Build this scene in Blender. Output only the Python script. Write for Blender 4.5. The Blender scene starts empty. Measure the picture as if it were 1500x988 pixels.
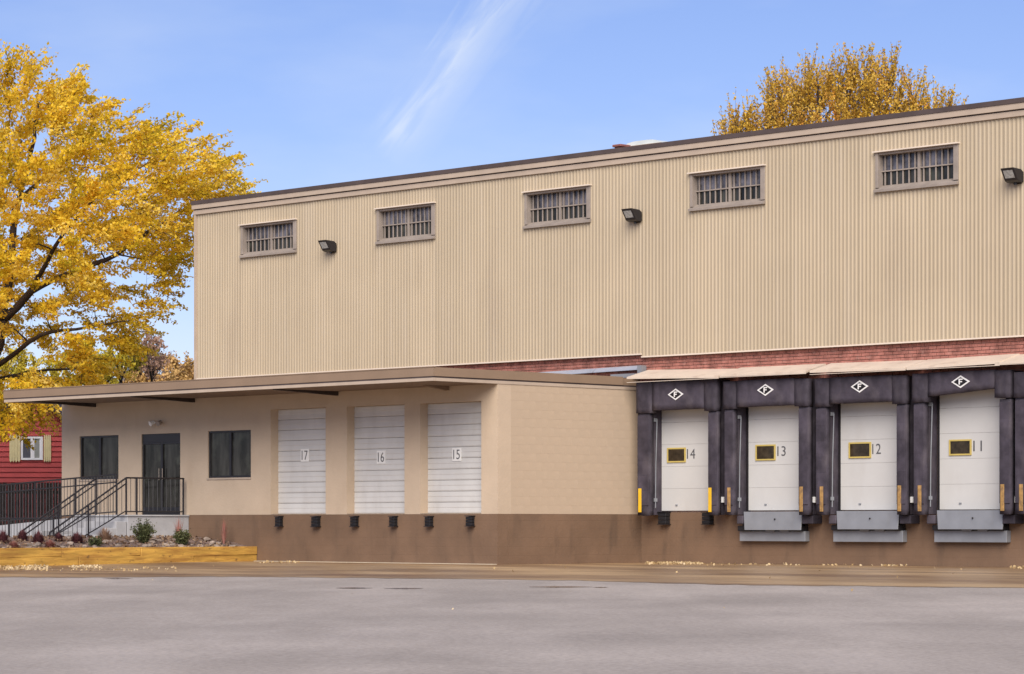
import bpy, bmesh, math, random
import numpy as np
from mathutils import Vector, Matrix
R = math.radians
random.seed(7)
SC = bpy.context.scene
COL = SC.collection

# ------------------------------------------------------------------ camera, sky, sun, exposure
CAM_H, FPX = 0.924, 4300.0            # eye height above the foot of the building; focal length in photo pixels
cd = bpy.data.cameras.new('camera'); cam = bpy.data.objects.new('camera', cd); COL.objects.link(cam)
cam.location = (0, 0, CAM_H); cam.rotation_euler = (R(90), 0, 0)
cd.lens = 36 * FPX / 1500; cd.sensor_width = 36; cd.shift_y = 274 / 1500
cd.clip_start = 0.5; cd.clip_end = 3000
SC.camera = cam
SC.view_settings.view_transform = 'Standard'; SC.view_settings.look = 'None'
SC.view_settings.gamma = 1; SC.view_settings.use_curve_mapping = False
SC.view_settings.exposure = 0.95

SUN_AZ, SUN_EL = R(183), R(36)       # azimuth clockwise from +Y
W = bpy.data.worlds.new('World'); SC.world = W; W.use_nodes = True
nt = W.node_tree; N = nt.nodes; LK = nt.links; N.clear()
def nn(t, **k):
    n = N.new(t)
    for a, b in k.items(): setattr(n, a, b)
    return n
def mth(op, a, b=None, c=None, clamp=False):
    n = nn('ShaderNodeMath', operation=op); n.use_clamp = clamp
    for i, s in enumerate((a, b, c)):
        if s is None: continue
        if isinstance(s, (int, float)): n.inputs[i].default_value = s
        else: LK.new(s, n.inputs[i])
    return n.outputs[0]
sky = nn('ShaderNodeTexSky', sky_type='NISHITA'); sky.sun_disc = False
sky.sun_elevation = SUN_EL; sky.sun_rotation = SUN_AZ
sky.air_density = 1.0; sky.dust_density = 0.0; sky.ozone_density = 3.0; sky.altitude = 300
hs = nn('ShaderNodeHueSaturation'); hs.inputs['Saturation'].default_value = 1.0; hs.inputs['Value'].default_value = 1.0
wb_ = nn('ShaderNodeVectorMath', operation='MULTIPLY'); wb_.inputs[1].default_value = (.90, 0.85, 1.10)   # white balance of the sky
LK.new(sky.outputs[0], wb_.inputs[0]); LK.new(wb_.outputs[0], hs.inputs['Color'])
tc = nn('ShaderNodeTexCoord'); sp = nn('ShaderNodeSeparateXYZ'); LK.new(tc.outputs['Generated'], sp.inputs[0])
dy = mth('MAXIMUM', sp.outputs[1], 0.02)
ax = mth('DIVIDE', sp.outputs[0], dy); az = mth('DIVIDE', sp.outputs[2], dy)
# one wisp of cirrus: a line through the sky from (-.041,.131) to (.0,.182), tapering
lx, lz = 0.040, 0.0525; ll = math.hypot(lx, lz); lx /= ll; lz /= ll
px_ = mth('SUBTRACT', ax, -0.0410); pz_ = mth('SUBTRACT', az, 0.1270)
tt = mth('ADD', mth('MULTIPLY', px_, lx), mth('MULTIPLY', pz_, lz))
dd = mth('SUBTRACT', mth('MULTIPLY', px_, lz), mth('MULTIPLY', pz_, lx))
cmb = nn('ShaderNodeCombineXYZ'); LK.new(mth('MULTIPLY', tt, 22.0), cmb.inputs[0]); LK.new(mth('MULTIPLY', dd, 130.0), cmb.inputs[1])
cn = nn('ShaderNodeTexNoise'); cn.inputs['Scale'].default_value = 1.6; cn.inputs['Detail'].default_value = 6; cn.inputs['Distortion'].default_value = 0.6
LK.new(cmb.outputs[0], cn.inputs['Vector'])
wob = mth('ADD', dd, mth('MULTIPLY', mth('SUBTRACT', cn.outputs[0], 0.5), 0.020))
wid = mth('ADD', 0.0115, mth('MULTIPLY', mth('ABSOLUTE', tt), 0.012))
core = mth('SUBTRACT', 1.0, mth('DIVIDE', mth('ABSOLUTE', wob), wid), clamp=True)
core = mth('POWER', core, 1.3)
along = mth('MULTIPLY', mth('MULTIPLY', mth('ADD', tt, 0.004), 90.0, clamp=True), mth('SUBTRACT', 5.0, mth('MULTIPLY', tt, 36.0), clamp=True), clamp=True)
front = mth('GREATER_THAN', sp.outputs[1], 0.1)
wisp = mth('MULTIPLY', mth('MULTIPLY', mth('MULTIPLY', core, along), front), mth('MULTIPLY', mth('SUBTRACT', cn.outputs[0], 0.2), 1.05, clamp=True))
# faint veils everywhere
vn = nn('ShaderNodeTexNoise'); vn.inputs['Scale'].default_value = 8.0; vn.inputs['Detail'].default_value = 5
mp = nn('ShaderNodeMapping'); mp.inputs['Scale'].default_value = (1, 1, 3.0); mp.inputs['Rotation'].default_value = (0, 0.6, 0)
LK.new(tc.outputs['Generated'], mp.inputs[0]); LK.new(mp.outputs[0], vn.inputs['Vector'])
veil = mth('MULTIPLY', mth('MULTIPLY', mth('SUBTRACT', vn.outputs[0], 0.44), 2.4, clamp=True), 0.34)
cl = mth('ADD', wisp, veil, clamp=True)
mx = nn('ShaderNodeMix', data_type='RGBA'); LK.new(cl, mx.inputs['Factor'])
LK.new(hs.outputs[0], mx.inputs[6]); mx.inputs[7].default_value = (8.0, 8.6, 9.4, 1)
bg = nn('ShaderNodeBackground'); bg.inputs['Strength'].default_value = 0.055
LK.new(mx.outputs[2], bg.inputs['Color'])
wo = nn('ShaderNodeOutputWorld'); LK.new(bg.outputs[0], wo.inputs['Surface'])

sl = bpy.data.lights.new('sun', 'SUN'); sl.energy = 2.9; sl.angle = R(48); sl.color = (1.0, 0.92, 0.82)
so = bpy.data.objects.new('sun', sl); COL.objects.link(so)
sd = Vector((math.sin(SUN_AZ) * math.cos(SUN_EL), math.cos(SUN_AZ) * math.cos(SUN_EL), math.sin(SUN_EL)))
so.rotation_euler = (-sd).to_track_quat('-Z', 'Y').to_euler(); so.location = sd * 100

# ------------------------------------------------------------------ geometry of the place
# local frame of the building: x along the walls (right, nearer), y into the building, z up; origin where the annex side wall meets the warehouse
OX, OY, ANG = 3.16, 69.7, -math.atan2(4300, 4250)
UX, UY = math.cos(ANG), math.sin(ANG); VX, VY = -UY, UX
def toW(x, y, z=0): return Vector((OX + x * UX + y * VX, OY + x * UY + y * VY, z))
def L(px, py, yl):                     # photo pixel -> (x, z) on the local plane y = yl
    a = (px - 750) / FPX
    bx, by = OX + yl * VX, OY + yl * VY
    x = (a * by - bx) / (UX - a * UY); Y = by + x * UY
    return x, CAM_H + (768 - py) / FPX * Y
def S(px, py, xl):                     # photo pixel -> (y, z) on the local plane x = xl
    a = (px - 750) / FPX
    bx, by = OX + xl * UX, OY + xl * UY
    y = (a * by - bx) / (VX - a * VY); Y = by + y * VY
    return y, CAM_H + (768 - py) / FPX * Y
def LX(px, yl): return L(px, 768, yl)[0]
def SY(px, xl): return S(px, 768, xl)[0]
def gz(yl): return -0.0137 * min(max(-7.5 - yl, 0), 90)
def toLocal(X, Y):
    dx, dy_ = X - OX, Y - OY
    return dx * UX + dy_ * UY, dx * VX + dy_ * VY
def G(px, py):                         # photo pixel -> local point on the ground
    z = 0
    for _ in range(40):
        Y = (CAM_H - z) * FPX / (py - 768); X = (px - 750) / FPX * Y
        xl, yl = toLocal(X, Y); z = z * .5 + gz(yl) * .5
    return xl, yl, gz(yl)
def atY(px, py, Y): return Vector(((px - 750) / FPX * Y, Y, CAM_H + (768 - py) / FPX * Y))

# ------------------------------------------------------------------ helpers
def tag(o, label=None, cat=None, group=None, kind=None):
    if label: o['label'] = label
    if cat: o['category'] = cat
    if group: o['group'] = group
    if kind: o['kind'] = kind
    return o
def empty(name, label, cat, group=None, loc=None, local=True, rz=0):
    o = bpy.data.objects.new(name, None); COL.objects.link(o); o.empty_display_size = 0.3
    l = loc or (0, 0, 0)
    if local: o.location = toW(*l); o.rotation_euler = (0, 0, ANG + rz)
    else: o.location = l; o.rotation_euler = (0, 0, rz)
    return tag(o, label, cat, group)
class MB:
    def __init__(s): s.v = []; s.f = []; s.o = (0, 0, 0)
    def add(s, vs, fs):
        n = len(s.v); ox, oy, oz = s.o
        s.v += [(p[0] - ox, p[1] - oy, p[2] - oz) for p in vs]; s.f += [tuple(i + n for i in f) for f in fs]; return s
    def box(s, x0, x1, y0, y1, z0, z1):
        return s.add([(x0,y0,z0),(x1,y0,z0),(x1,y1,z0),(x0,y1,z0),(x0,y0,z1),(x1,y0,z1),(x1,y1,z1),(x0,y1,z1)],
                     [(3,2,1,0),(4,5,6,7),(0,1,5,4),(1,2,6,5),(2,3,7,6),(3,0,4,7)])
    def prism(s, pts, off):            # polygon of 3D points, swept by off
        n = len(pts); q = [tuple(p[i] + off[i] for i in range(3)) for p in pts]
        return s.add(list(pts) + q, [tuple(range(n)), tuple(range(2*n-1, n-1, -1))] + [(i, i+n, (i+1) % n + n, (i+1) % n) for i in range(n)])
    def tube(s, pts, rs, n=6, cap=True):
        pts = [Vector(p) for p in pts]
        if isinstance(rs, (int, float)): rs = [rs] * len(pts)
        vs = []; fs = []
        for i, p in enumerate(pts):
            d = (pts[min(i+1, len(pts)-1)] - pts[max(i-1, 0)]).normalized()
            a = d.orthogonal().normalized() if abs(d.z) > .9 else d.cross(Vector((0,0,1))).normalized()
            b = d.cross(a)
            for k in range(n):
                t = 2 * math.pi * (k + .5) / n
                vs.append(tuple(p + (a * math.cos(t) + b * math.sin(t)) * rs[i]))
        for i in range(len(pts) - 1):
            for k in range(n):
                fs.append((i*n+k, i*n+(k+1) % n, (i+1)*n+(k+1) % n, (i+1)*n+k))
        if cap: fs += [tuple(range(n-1, -1, -1)), tuple(range((len(pts)-1)*n, len(pts)*n))]
        return s.add(vs, fs)
    def build(s, name, m, parent=None, bevel=0, smooth=False, segs=1):
        me = bpy.data.meshes.new(name); me.from_pydata(s.v, [], s.f); me.update()
        bm = bmesh.new(); bm.from_mesh(me); bmesh.ops.recalc_face_normals(bm, faces=bm.faces); bm.to_mesh(me); bm.free()
        if m: me.materials.append(m)
        if smooth: me.polygons.foreach_set('use_smooth', [True] * len(me.polygons))
        o = bpy.data.objects.new(name, me); COL.objects.link(o)
        o.location = s.o
        if parent: o.parent = parent
        if bevel:
            b = o.modifiers.new('b', 'BEVEL'); b.width = bevel; b.segments = segs; b.limit_method = 'ANGLE'
        return o
def B(name, m, parent, x0, x1, y0, y1, z0, z1, bevel=0, segs=1): return MB().box(x0, x1, y0, y1, z0, z1).build(name, m, parent, bevel, segs=segs)
def text(name, s, m, parent, cx, y, cz, h, w, depth=.006):
    c = bpy.data.curves.new(name, 'FONT'); c.body = s; c.extrude = .5; c.align_x = 'CENTER'; c.offset = -.004
    t = bpy.data.objects.new(name, c); me = bpy.data.meshes.new_from_object(t); bpy.data.objects.remove(t)
    co = np.empty(len(me.vertices) * 3); me.vertices.foreach_get('co', co); co = co.reshape(-1, 3)
    lo, hi = co.min(0), co.max(0); co = (co - (lo + hi) / 2) / (hi - lo)
    out = np.stack([cx + co[:, 0] * w, y + co[:, 2] * -depth, cz + co[:, 1] * h], 1)
    me.vertices.foreach_set('co', out.ravel()); me.materials.clear(); me.materials.append(m); me.name = name
    o = bpy.data.objects.new(name, me); COL.objects.link(o); o.parent = parent
    return o

# ------------------------------------------------------------------ materials
def srgb(r, g, b):
    f = lambda c: ((c/255 + .055) / 1.055) ** 2.4 if c > 10 else c / 255 / 12.92
    return (f(r), f(g), f(b))
def mat(name, col, rough=.7, var=.12, scale=3.0, bump=0, bscale=30, metal=0, spec=.3, streak=None, rnd=0, coord='Object', streak2=None, joints=0, col2=None, blend=(.35, .65), stretch=(1,1,1), alb=None):
    m = bpy.data.materials.new(name); m.use_nodes = True
    t = m.node_tree; n = t.nodes; l = t.links; p = n['Principled BSDF']
    p.inputs['Roughness'].default_value = rough; p.inputs['Metallic'].default_value = metal; p.inputs['Specular IOR Level'].default_value = spec
    tcn = n.new('ShaderNodeTexCoord'); mp = n.new('ShaderNodeMapping'); mp.inputs['Scale'].default_value = stretch
    l.new(tcn.outputs[coord], mp.inputs[0])
    a = n.new('ShaderNodeTexNoise'); a.inputs['Scale'].default_value = scale; a.inputs['Detail'].default_value = 6; a.inputs['Roughness'].default_value = .6
    l.new(mp.outputs[0], a.inputs['Vector'])
    mr = n.new('ShaderNodeMapRange'); mr.inputs[1].default_value = blend[0]; mr.inputs[2].default_value = blend[1]
    l.new(a.outputs[0], mr.inputs[0])
    mix = n.new('ShaderNodeMix'); mix.data_type = 'RGBA'
    c1 = tuple(max(0, c * (1 - var)) for c in col); c2 = col2 or tuple(min(1, c * (1 + var)) for c in col)
    mix.inputs[6].default_value = (*c1, 1); mix.inputs[7].default_value = (*c2, 1); l.new(mr.outputs[0], mix.inputs[0])
    last = mix.outputs[2]
    if rnd:
        oi = n.new('ShaderNodeObjectInfo'); r2 = n.new('ShaderNodeMapRange'); r2.inputs[3].default_value = 1 - rnd; r2.inputs[4].default_value = 1 + rnd
        l.new(oi.outputs['Random'], r2.inputs[0]); vm = n.new('ShaderNodeVectorMath'); vm.operation = 'SCALE'
        l.new(last, vm.inputs[0]); l.new(r2.outputs[0], vm.inputs['Scale']); last = vm.outputs[0]
    for stk in (streak, streak2):       # (colour, scale, stretch, low, high, amount)
        if not stk: continue
        sc_, ss, st, lo, hi, am = stk
        m2 = n.new('ShaderNodeMapping'); m2.inputs['Scale'].default_value = st; l.new(tcn.outputs[coord], m2.inputs[0])
        b = n.new('ShaderNodeTexNoise'); b.inputs['Scale'].default_value = ss; b.inputs['Detail'].default_value = 5; l.new(m2.outputs[0], b.inputs['Vector'])
        r3 = n.new('ShaderNodeMapRange'); r3.inputs[1].default_value = lo; r3.inputs[2].default_value = hi; r3.inputs[4].default_value = am; l.new(b.outputs[0], r3.inputs[0])
        mx2 = n.new('ShaderNodeMix'); mx2.data_type = 'RGBA'; l.new(r3.outputs[0], mx2.inputs[0]); l.new(last, mx2.inputs[6]); mx2.inputs[7].default_value = (*sc_, 1)
        last = mx2.outputs[2]
    l.new(last, p.inputs['Base Color'])
    if bump:
        b = n.new('ShaderNodeTexNoise'); b.inputs['Scale'].default_value = bscale; b.inputs['Detail'].default_value = 4; l.new(mp.outputs[0], b.inputs['Vector'])
        bp = n.new('ShaderNodeBump'); bp.inputs['Strength'].default_value = bump; bp.inputs['Distance'].default_value = .02
        l.new(b.outputs[0], bp.inputs['Height']); l.new(bp.outputs[0], p.inputs['Normal'])
        if joints:                      # faint painted-over block joints
            sx = n.new('ShaderNodeSeparateXYZ'); l.new(tcn.outputs['Object'], sx.inputs[0]); ad = n.new('ShaderNodeMath'); l.new(sx.outputs[0], ad.inputs[0]); l.new(sx.outputs[1], ad.inputs[1])
            cb_ = n.new('ShaderNodeCombineXYZ'); l.new(ad.outputs[0], cb_.inputs[0]); l.new(sx.outputs[2], cb_.inputs[1])
            bt = n.new('ShaderNodeTexBrick'); bt.inputs['Scale'].default_value = 1; bt.inputs['Brick Width'].default_value = .4; bt.inputs['Row Height'].default_value = .2; bt.inputs['Mortar Size'].default_value = .006; bt.inputs['Mortar Smooth'].default_value = .6
            l.new(cb_.outputs[0], bt.inputs['Vector']); b2 = n.new('ShaderNodeBump'); b2.invert = True; b2.inputs['Strength'].default_value = joints; b2.inputs['Distance'].default_value = .006
            l.new(bt.outputs['Fac'], b2.inputs['Height']); l.new(bp.outputs[0], b2.inputs['Normal']); l.new(b2.outputs[0], p.inputs['Normal'])
    return m
TAN = (.48, .355, .24)
M = {}
M['siding'] = mat('siding_paint', (.415, .336, .232), .5, .05, .35, rnd=.035, streak=((.46, .385, .29), 9, (1, 1, .03), .5, .75, .5), streak2=((.25, .19, .14), 1.1, (1, 1, .22), .58, .8, .28))
M['tan'] = mat('tan_masonry_paint', (.49, .385, .280), .75, .05, 1.2, bump=.25, bscale=18, streak=((.38, .27, .18), 1.4, (1, 1, .5), .55, .8, .35))
M['block'] = mat('tan_block_paint', (.455, .352, .252), .75, .05, 1.2, bump=.08, bscale=9, rnd=.008, streak=((.42, .31, .22), 1.0, (1, 1, .6), .55, .8, .3))
M['brown'] = mat('brown_masonry_paint', (.172, .106, .066), .7, .12, .8, bump=.3, bscale=16, streak=((.105, .072, .05), 1.3, (1, 1, .6), .5, .78, .35), joints=.5, streak2=((.065, .045, .032), 2.6, (1, 1, .3), .58, .78, .45))
M['fascia'] = mat('fascia_metal', (.245, .17, .115), .55, .06, 1.0)
M['trim'] = mat('pale_trim', (.42, .335, .26), .55, .06, 2)
M['trim_light'] = mat('cream_flashing', (.66, .56, .46), .5, .05, 2)
M['taupe'] = mat('taupe_frame', (.28, .235, .20), .6, .12, 3)
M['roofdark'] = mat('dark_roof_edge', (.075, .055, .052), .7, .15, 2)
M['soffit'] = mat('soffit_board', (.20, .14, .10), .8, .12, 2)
M['darkwood'] = mat('dark_beam', (.045, .032, .028), .8, .2, 4)
M['brick'] = mat('red_brick', (.33, .135, .105), .85, .35, 3.5, bump=.4, bscale=40, streak=((.42, .24, .2), 6, (1, 1, 2), .55, .75, .6))
M['mortar'] = mat('mortar', (.34, .24, .20), .9, .15, 6)
M['white'] = mat('white_door_paint', (.515, .505, .485), .45, .03, 1.0, bump=.15, bscale=2.2, streak=((.38, .35, .31), 1.3, (1, 1, .35), .56, .85, .45))
M['roll'] = mat('white_overhead_door', (.545, .535, .515), .45, .05, 1.5, rnd=.02, streak=((.42, .40, .37), 1.6, (2, 1, .5), .52, .8, .4))
M['vinyl'] = mat('dark_vinyl', (.052, .044, .057), .8, .3, 2.5, bump=.7, bscale=7, spec=.2, streak=((.13, .11, .12), 2.2, (1, 1, .5), .5, .75, .6), streak2=((.02, .018, .02), 3.5, (1, 1, .4), .55, .75, .6), rnd=.12)
M['black'] = mat('black_rubber', (.012, .011, .013), .7, .2, 8)
M['blackmetal'] = mat('black_metal', (.016, .014, .016), .4, .15, 8, spec=.5)
M['yellow'] = mat('yellow_guide', (.70, .42, .02), .5, .1, 5)
M['oldyellow'] = mat('faded_yellow_guide', (.34, .20, .07), .6, .3, 9, streak=((.12, .08, .06), 12, (1, 1, .6), .5, .7, .7))
M['yframe'] = mat('yellow_window_frame', (.50, .38, .11), .5, .06, 5)
M['emblem'] = mat('white_emblem', (.75, .74, .72), .5, .03, 5)
M['steel'] = mat('galvanised_steel', (.25, .26, .28), .5, .08, 2, metal=.25, streak=((.2, .2, .2), 3, (1, 1, .5), .55, .8, .5))
M['paleblue'] = mat('pale_flashing_metal', (.42, .45, .52), .4, .1, 2, metal=.3)
M['glass'] = mat('dark_window_glass', (.030, .029, .026), .07, .75, 1.6, spec=.3, stretch=(3, 3, .5), streak=((.07, .075, .06), 2.2, (1, 1, 1), .55, .7, .6))  # pale vertical streaks put window reflections into the glass colour
M['glass_up'] = mat('reflection_toned_glass', (.10, .095, .11), .12, .6, 2.2, spec=.5, blend=(.4, .6))  # upper panes: blue-grey reflection painted in as a paler glass tone
M['glass_warm'] = mat('door_pane', (.035, .025, .015), .12, .5, 5, spec=.3)
M['lens'] = mat('lamp_lens', (.35, .35, .33), .12, .3, 14, spec=.8)
M['concrete_warm'] = mat('pale_kerb_concrete', (.46, .38, .28), .8, .1, 2)
M['concrete'] = mat('concrete', (.36, .355, .36), .8, .08, 2.5, bump=.2, bscale=20, streak=((.24, .23, .23), 1.6, (1, 1, 1), .55, .8, .4))
M['redwood'] = mat('red_clapboard_paint', (.38, .05, .05), .6, .15, 1.2, rnd=.12, stretch=(1, 1, 6))
M['shutter'] = mat('cream_shutter', (.62, .54, .30), .6, .05, 3)
M['whitetrim'] = mat('white_window_trim', (.74, .74, .76), .45, .03, 3)
M['shingle'] = mat('dark_shingle', (.05, .035, .035), .85, .25, 5)
M['timber'] = mat('treated_timber', (.44, .25, .05), .75, .3, 1.6, bump=.4, bscale=12, rnd=.16, stretch=(6, .6, 6), streak=((.24, .11, .025), 3.2, (2.5, .4, 3), .45, .65, .75), streak2=((.09, .05, .02), 5, (1, 1, 2), .62, .72, .8))
M['mulch'] = mat('bark_mulch', (.16, .11, .09), .95, .5, 9, bump=1, bscale=30)
M['stone'] = mat('pale_stone', (.24, .19, .155), .85, .3, 3, bump=.3, bscale=15, rnd=.3)
M['fence'] = mat('dark_fence_wood', (.045, .035, .033), .8, .3, 3)
M['bark'] = mat('bark', (.045, .030, .022), .9, .3, 6, bump=.6, bscale=20)
M['digit'] = mat('grey_digit', (.09, .09, .095), .6, .1, 5)
M['sign'] = mat('sign_plate', (.74, .73, .70), .5, .03, 5)

def leafmat(name, cols, trans=.35, pos=2.0):
    m = bpy.data.materials.new(name); m.use_nodes = True; t = m.node_tree; n = t.nodes; l = t.links
    out = n['Material Output']; p = n['Principled BSDF']; p.inputs['Roughness'].default_value = .6; p.inputs['Specular IOR Level'].default_value = .15
    at = n.new('ShaderNodeAttribute'); at.attribute_name = 'tint'
    g = n.new('ShaderNodeNewGeometry'); a = n.new('ShaderNodeTexNoise'); a.inputs['Scale'].default_value = .55; a.inputs['Detail'].default_value = 3
    l.new(g.outputs['Position'], a.inputs['Vector'])
    ad = n.new('ShaderNodeMath'); ad.operation = 'MULTIPLY_ADD'; l.new(a.outputs[0], ad.inputs[0]); ad.inputs[1].default_value = 1.3; ad.inputs[2].default_value = -.65
    s = n.new('ShaderNodeMath'); s.operation = 'ADD'; s.use_clamp = True; l.new(ad.outputs[0], s.inputs[0]); l.new(at.outputs['Fac'], s.inputs[1])
    cr = n.new('ShaderNodeValToRGB'); e = cr.color_ramp.elements
    while len(e) < len(cols): e.new(.5)
    for i, c in enumerate(cols): e[i].position = i / (len(cols) - 1); e[i].color = (*c, 1)
    l.new(s.outputs[0], cr.inputs[0]); l.new(cr.outputs[0], p.inputs['Base Color'])
    tr = n.new('ShaderNodeBsdfTranslucent'); l.new(cr.outputs[0], tr.inputs['Color'])
    mx = n.new('ShaderNodeMixShader'); mx.inputs[0].default_value = trans; l.new(p.outputs[0], mx.inputs[1]); l.new(tr.outputs[0], mx.inputs[2]); l.new(mx.outputs[0], out.inputs['Surface'])
    return m
M['leaf_y'] = leafmat('yellow_leaves', [(.46, .36, .025), (.74, .52, .03), (.90, .62, .045), (.94, .68, .08), (.95, .76, .22)], .5)
M['leaf_g'] = leafmat('golden_leaves', [(.38, .20, .03), (.58, .36, .045), (.76, .49, .07), (.82, .56, .12), (.74, .36, .06)], .45)
M['leaf_o'] = leafmat('orange_leaves', [(.38, .23, .08), (.55, .35, .12), (.66, .43, .18), (.62, .40, .22)])
M['leaf_l'] = leafmat('lime_yellow_leaves', [(.26, .23, .03), (.46, .38, .04), (.64, .50, .06), (.74, .55, .10)])
M['leaf_p'] = leafmat('dusty_pink_leaves', [(.32, .20, .15), (.46, .29, .21), (.55, .37, .27)])
M['grass_m'] = leafmat('maroon_grass', [(.07, .025, .03), (.13, .045, .05), (.20, .09, .09)], .2)
M['grass_b'] = leafmat('brown_grass', [(.16, .09, .06), (.28, .17, .11), (.40, .28, .18)], .2)
M['grass_r'] = leafmat('russet_grass', [(.22, .08, .06), (.34, .14, .11), (.42, .22, .18)], .2)
M['bushgreen'] = leafmat('grey_green_leaves', [(.035, .045, .02), (.075, .085, .035), (.14, .14, .06)], .2)
M['litter'] = leafmat('dead_litter', [(.08, .05, .035), (.18, .11, .07), (.34, .25, .16)], .1)
M['leaf_f'] = leafmat('fallen_leaf', [(.34, .22, .10), (.52, .38, .20), (.68, .56, .38)], .1)

# ------------------------------------------------------------------ ground
def ground():
    ys = [-300, -200, -130, -97.5] + list(np.arange(-90, -7.4, 7.5)) + [-7.5, 0, 60, 300, 1200]
    ys = sorted(set(round(float(y), 2) for y in ys)); xs = [-900, -300, -100, -50, 0, 50, 100, 300, 900]
    b = MB(); vs = [(x, y, gz(y) - .012) for y in ys for x in xs]; k = len(xs)
    b.add(vs, [(j*k+i, j*k+i+1, (j+1)*k+i+1, (j+1)*k+i) for j in range(len(ys)-1) for i in range(k-1)])
    g = b.build('ground', M['mulch_ground'], None); g.location = toW(0, 0, 0); g.rotation_euler = (0, 0, ANG); tag(g, kind='structure')
def asphalt_mat():
    m = mat('worn_asphalt', (.365, .317, .278), .8, .10, .22, bump=.35, bscale=9, spec=.2, coord='Object')
    t = m.node_tree; n = t.nodes; l = t.links; p = n['Principled BSDF']
    src = p.inputs['Base Color'].links[0].from_socket
    tcn = n.new('ShaderNodeTexCoord')
    # fine aggregate
    a = n.new('ShaderNodeTexNoise'); a.inputs['Scale'].default_value = 16; a.inputs['Detail'].default_value = 8; a.inputs['Roughness'].default_value = .75; l.new(tcn.outputs['Object'], a.inputs['Vector'])
    r = n.new('ShaderNodeMapRange'); r.inputs[1].default_value = .3; r.inputs[2].default_value = .7; r.inputs[3].default_value = .72; r.inputs[4].default_value = 1.26; l.new(a.outputs[0], r.inputs[0])
    # dark oil / patch streaks, tyre tracks along the wall
    gp = n.new('ShaderNodeNewGeometry'); mp = n.new('ShaderNodeMapping'); mp.inputs['Scale'].default_value = (.55, .13, 1); l.new(gp.outputs['Position'], mp.inputs[0])
    b = n.new('ShaderNodeTexNoise'); b.inputs['Scale'].default_value = .9; b.inputs['Detail'].default_value = 6; b.inputs['Roughness'].default_value = .6; l.new(mp.outputs[0], b.inputs['Vector'])
    r2 = n.new('ShaderNodeMapRange'); r2.inputs[1].default_value = .40; r2.inputs[2].default_value = .62; r2.inputs[3].default_value = .88; r2.inputs[4].default_value = 1.07; l.new(b.outputs[0], r2.inputs[0])
    mu = n.new('ShaderNodeMath'); mu.operation = 'MULTIPLY'; l.new(r.outputs[0], mu.inputs[0]); l.new(r2.outputs[0], mu.inputs[1])
    vm = n.new('ShaderNodeVectorMath'); vm.operation = 'SCALE'; l.new(src, vm.inputs[0]); l.new(mu.outputs[0], vm.inputs['Scale']); l.new(vm.outputs[0], p.inputs['Base Color'])
    r3 = n.new('ShaderNodeMapRange'); r3.inputs[1].default_value = .4; r3.inputs[2].default_value = .65; r3.inputs[3].default_value = .9; r3.inputs[4].default_value = .72; l.new(b.outputs[0], r3.inputs[0]); l.new(r3.outputs[0], p.inputs['Roughness'])
    return m
M['asphalt'] = asphalt_mat()
M['mulch_ground'] = mat('dry_grass_soil', (.13, .115, .06), .95, .4, .6, bump=.6, bscale=6)
M['apron'] = mat('stained_concrete', (.235, .135, .068), .42, .25, .5, bump=.15, bscale=10, spec=.5, stretch=(.35, 1, 1), col2=(.42, .28, .145), blend=(.38, .62), streak=((.15, .07, .03), .5, (.3, 1.2, 1), .52, .72, .75))
M['patch'] = mat('wet_dark_asphalt', (.05, .04, .045), .25, .2, 3, spec=.5)
ground()
def sheet(name, poly, lift, m, subdiv_y=True):
    # polygon in local xy cut into strips along y so that it follows the fall of the ground
    me = bpy.data.meshes.new(name); bm = bmesh.new()
    vs = [bm.verts.new((x, y, 0)) for x, y in poly]; bm.faces.new(vs)
    for c in [-7.5] + list(np.arange(-15, -100, -7.5)):
        bmesh.ops.bisect_plane(bm, geom=bm.verts[:] + bm.edges[:] + bm.faces[:], plane_co=(0, float(c), 0), plane_no=(0, 1, 0))
    for v in bm.verts: v.co.z = gz(v.co.y) + lift
    bmesh.ops.recalc_face_normals(bm, faces=bm.faces)
    if bm.faces and sum(f.normal.z for f in bm.faces) < 0: bmesh.ops.reverse_faces(bm, faces=bm.faces)
    bm.to_mesh(me); bm.free(); me.materials.append(m)
    o = bpy.data.objects.new(name, me); COL.objects.link(o); o.location = toW(0, 0, 0); o.rotation_euler = (0, 0, ANG)
    return o
tag(sheet('asphalt_lot', [(-110, -97), (110, -97), (110, -1), (-110, -1)], .0, M['asphalt']), kind='structure')
edge = []
pts = [(-120, 846), (0, 846), (120, 846.5), (240, 845.5), (360, 845), (480, 846.5), (600, 848), (740, 849), (860, 851), (980, 855), (1120, 858), (1260, 859), (1400, 861), (1560, 862.5), (1760, 866)]
rr = random.Random(3)
for i in range(len(pts) - 1):
    for k in range(7):
        t = k / 7; px = pts[i][0] + (pts[i+1][0] - pts[i][0]) * t; py = pts[i][1] + (pts[i+1][1] - pts[i][1]) * t
        g = G(px, py + rr.uniform(-.45, .45)); edge.append((g[0], g[1]))
apr = edge + [(edge[-1][0] + 3, -.05), (-40, -.05), (-40, edge[0][1])]
tag(sheet('concrete_apron', apr, .005, M['apron']), kind='structure')

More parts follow.
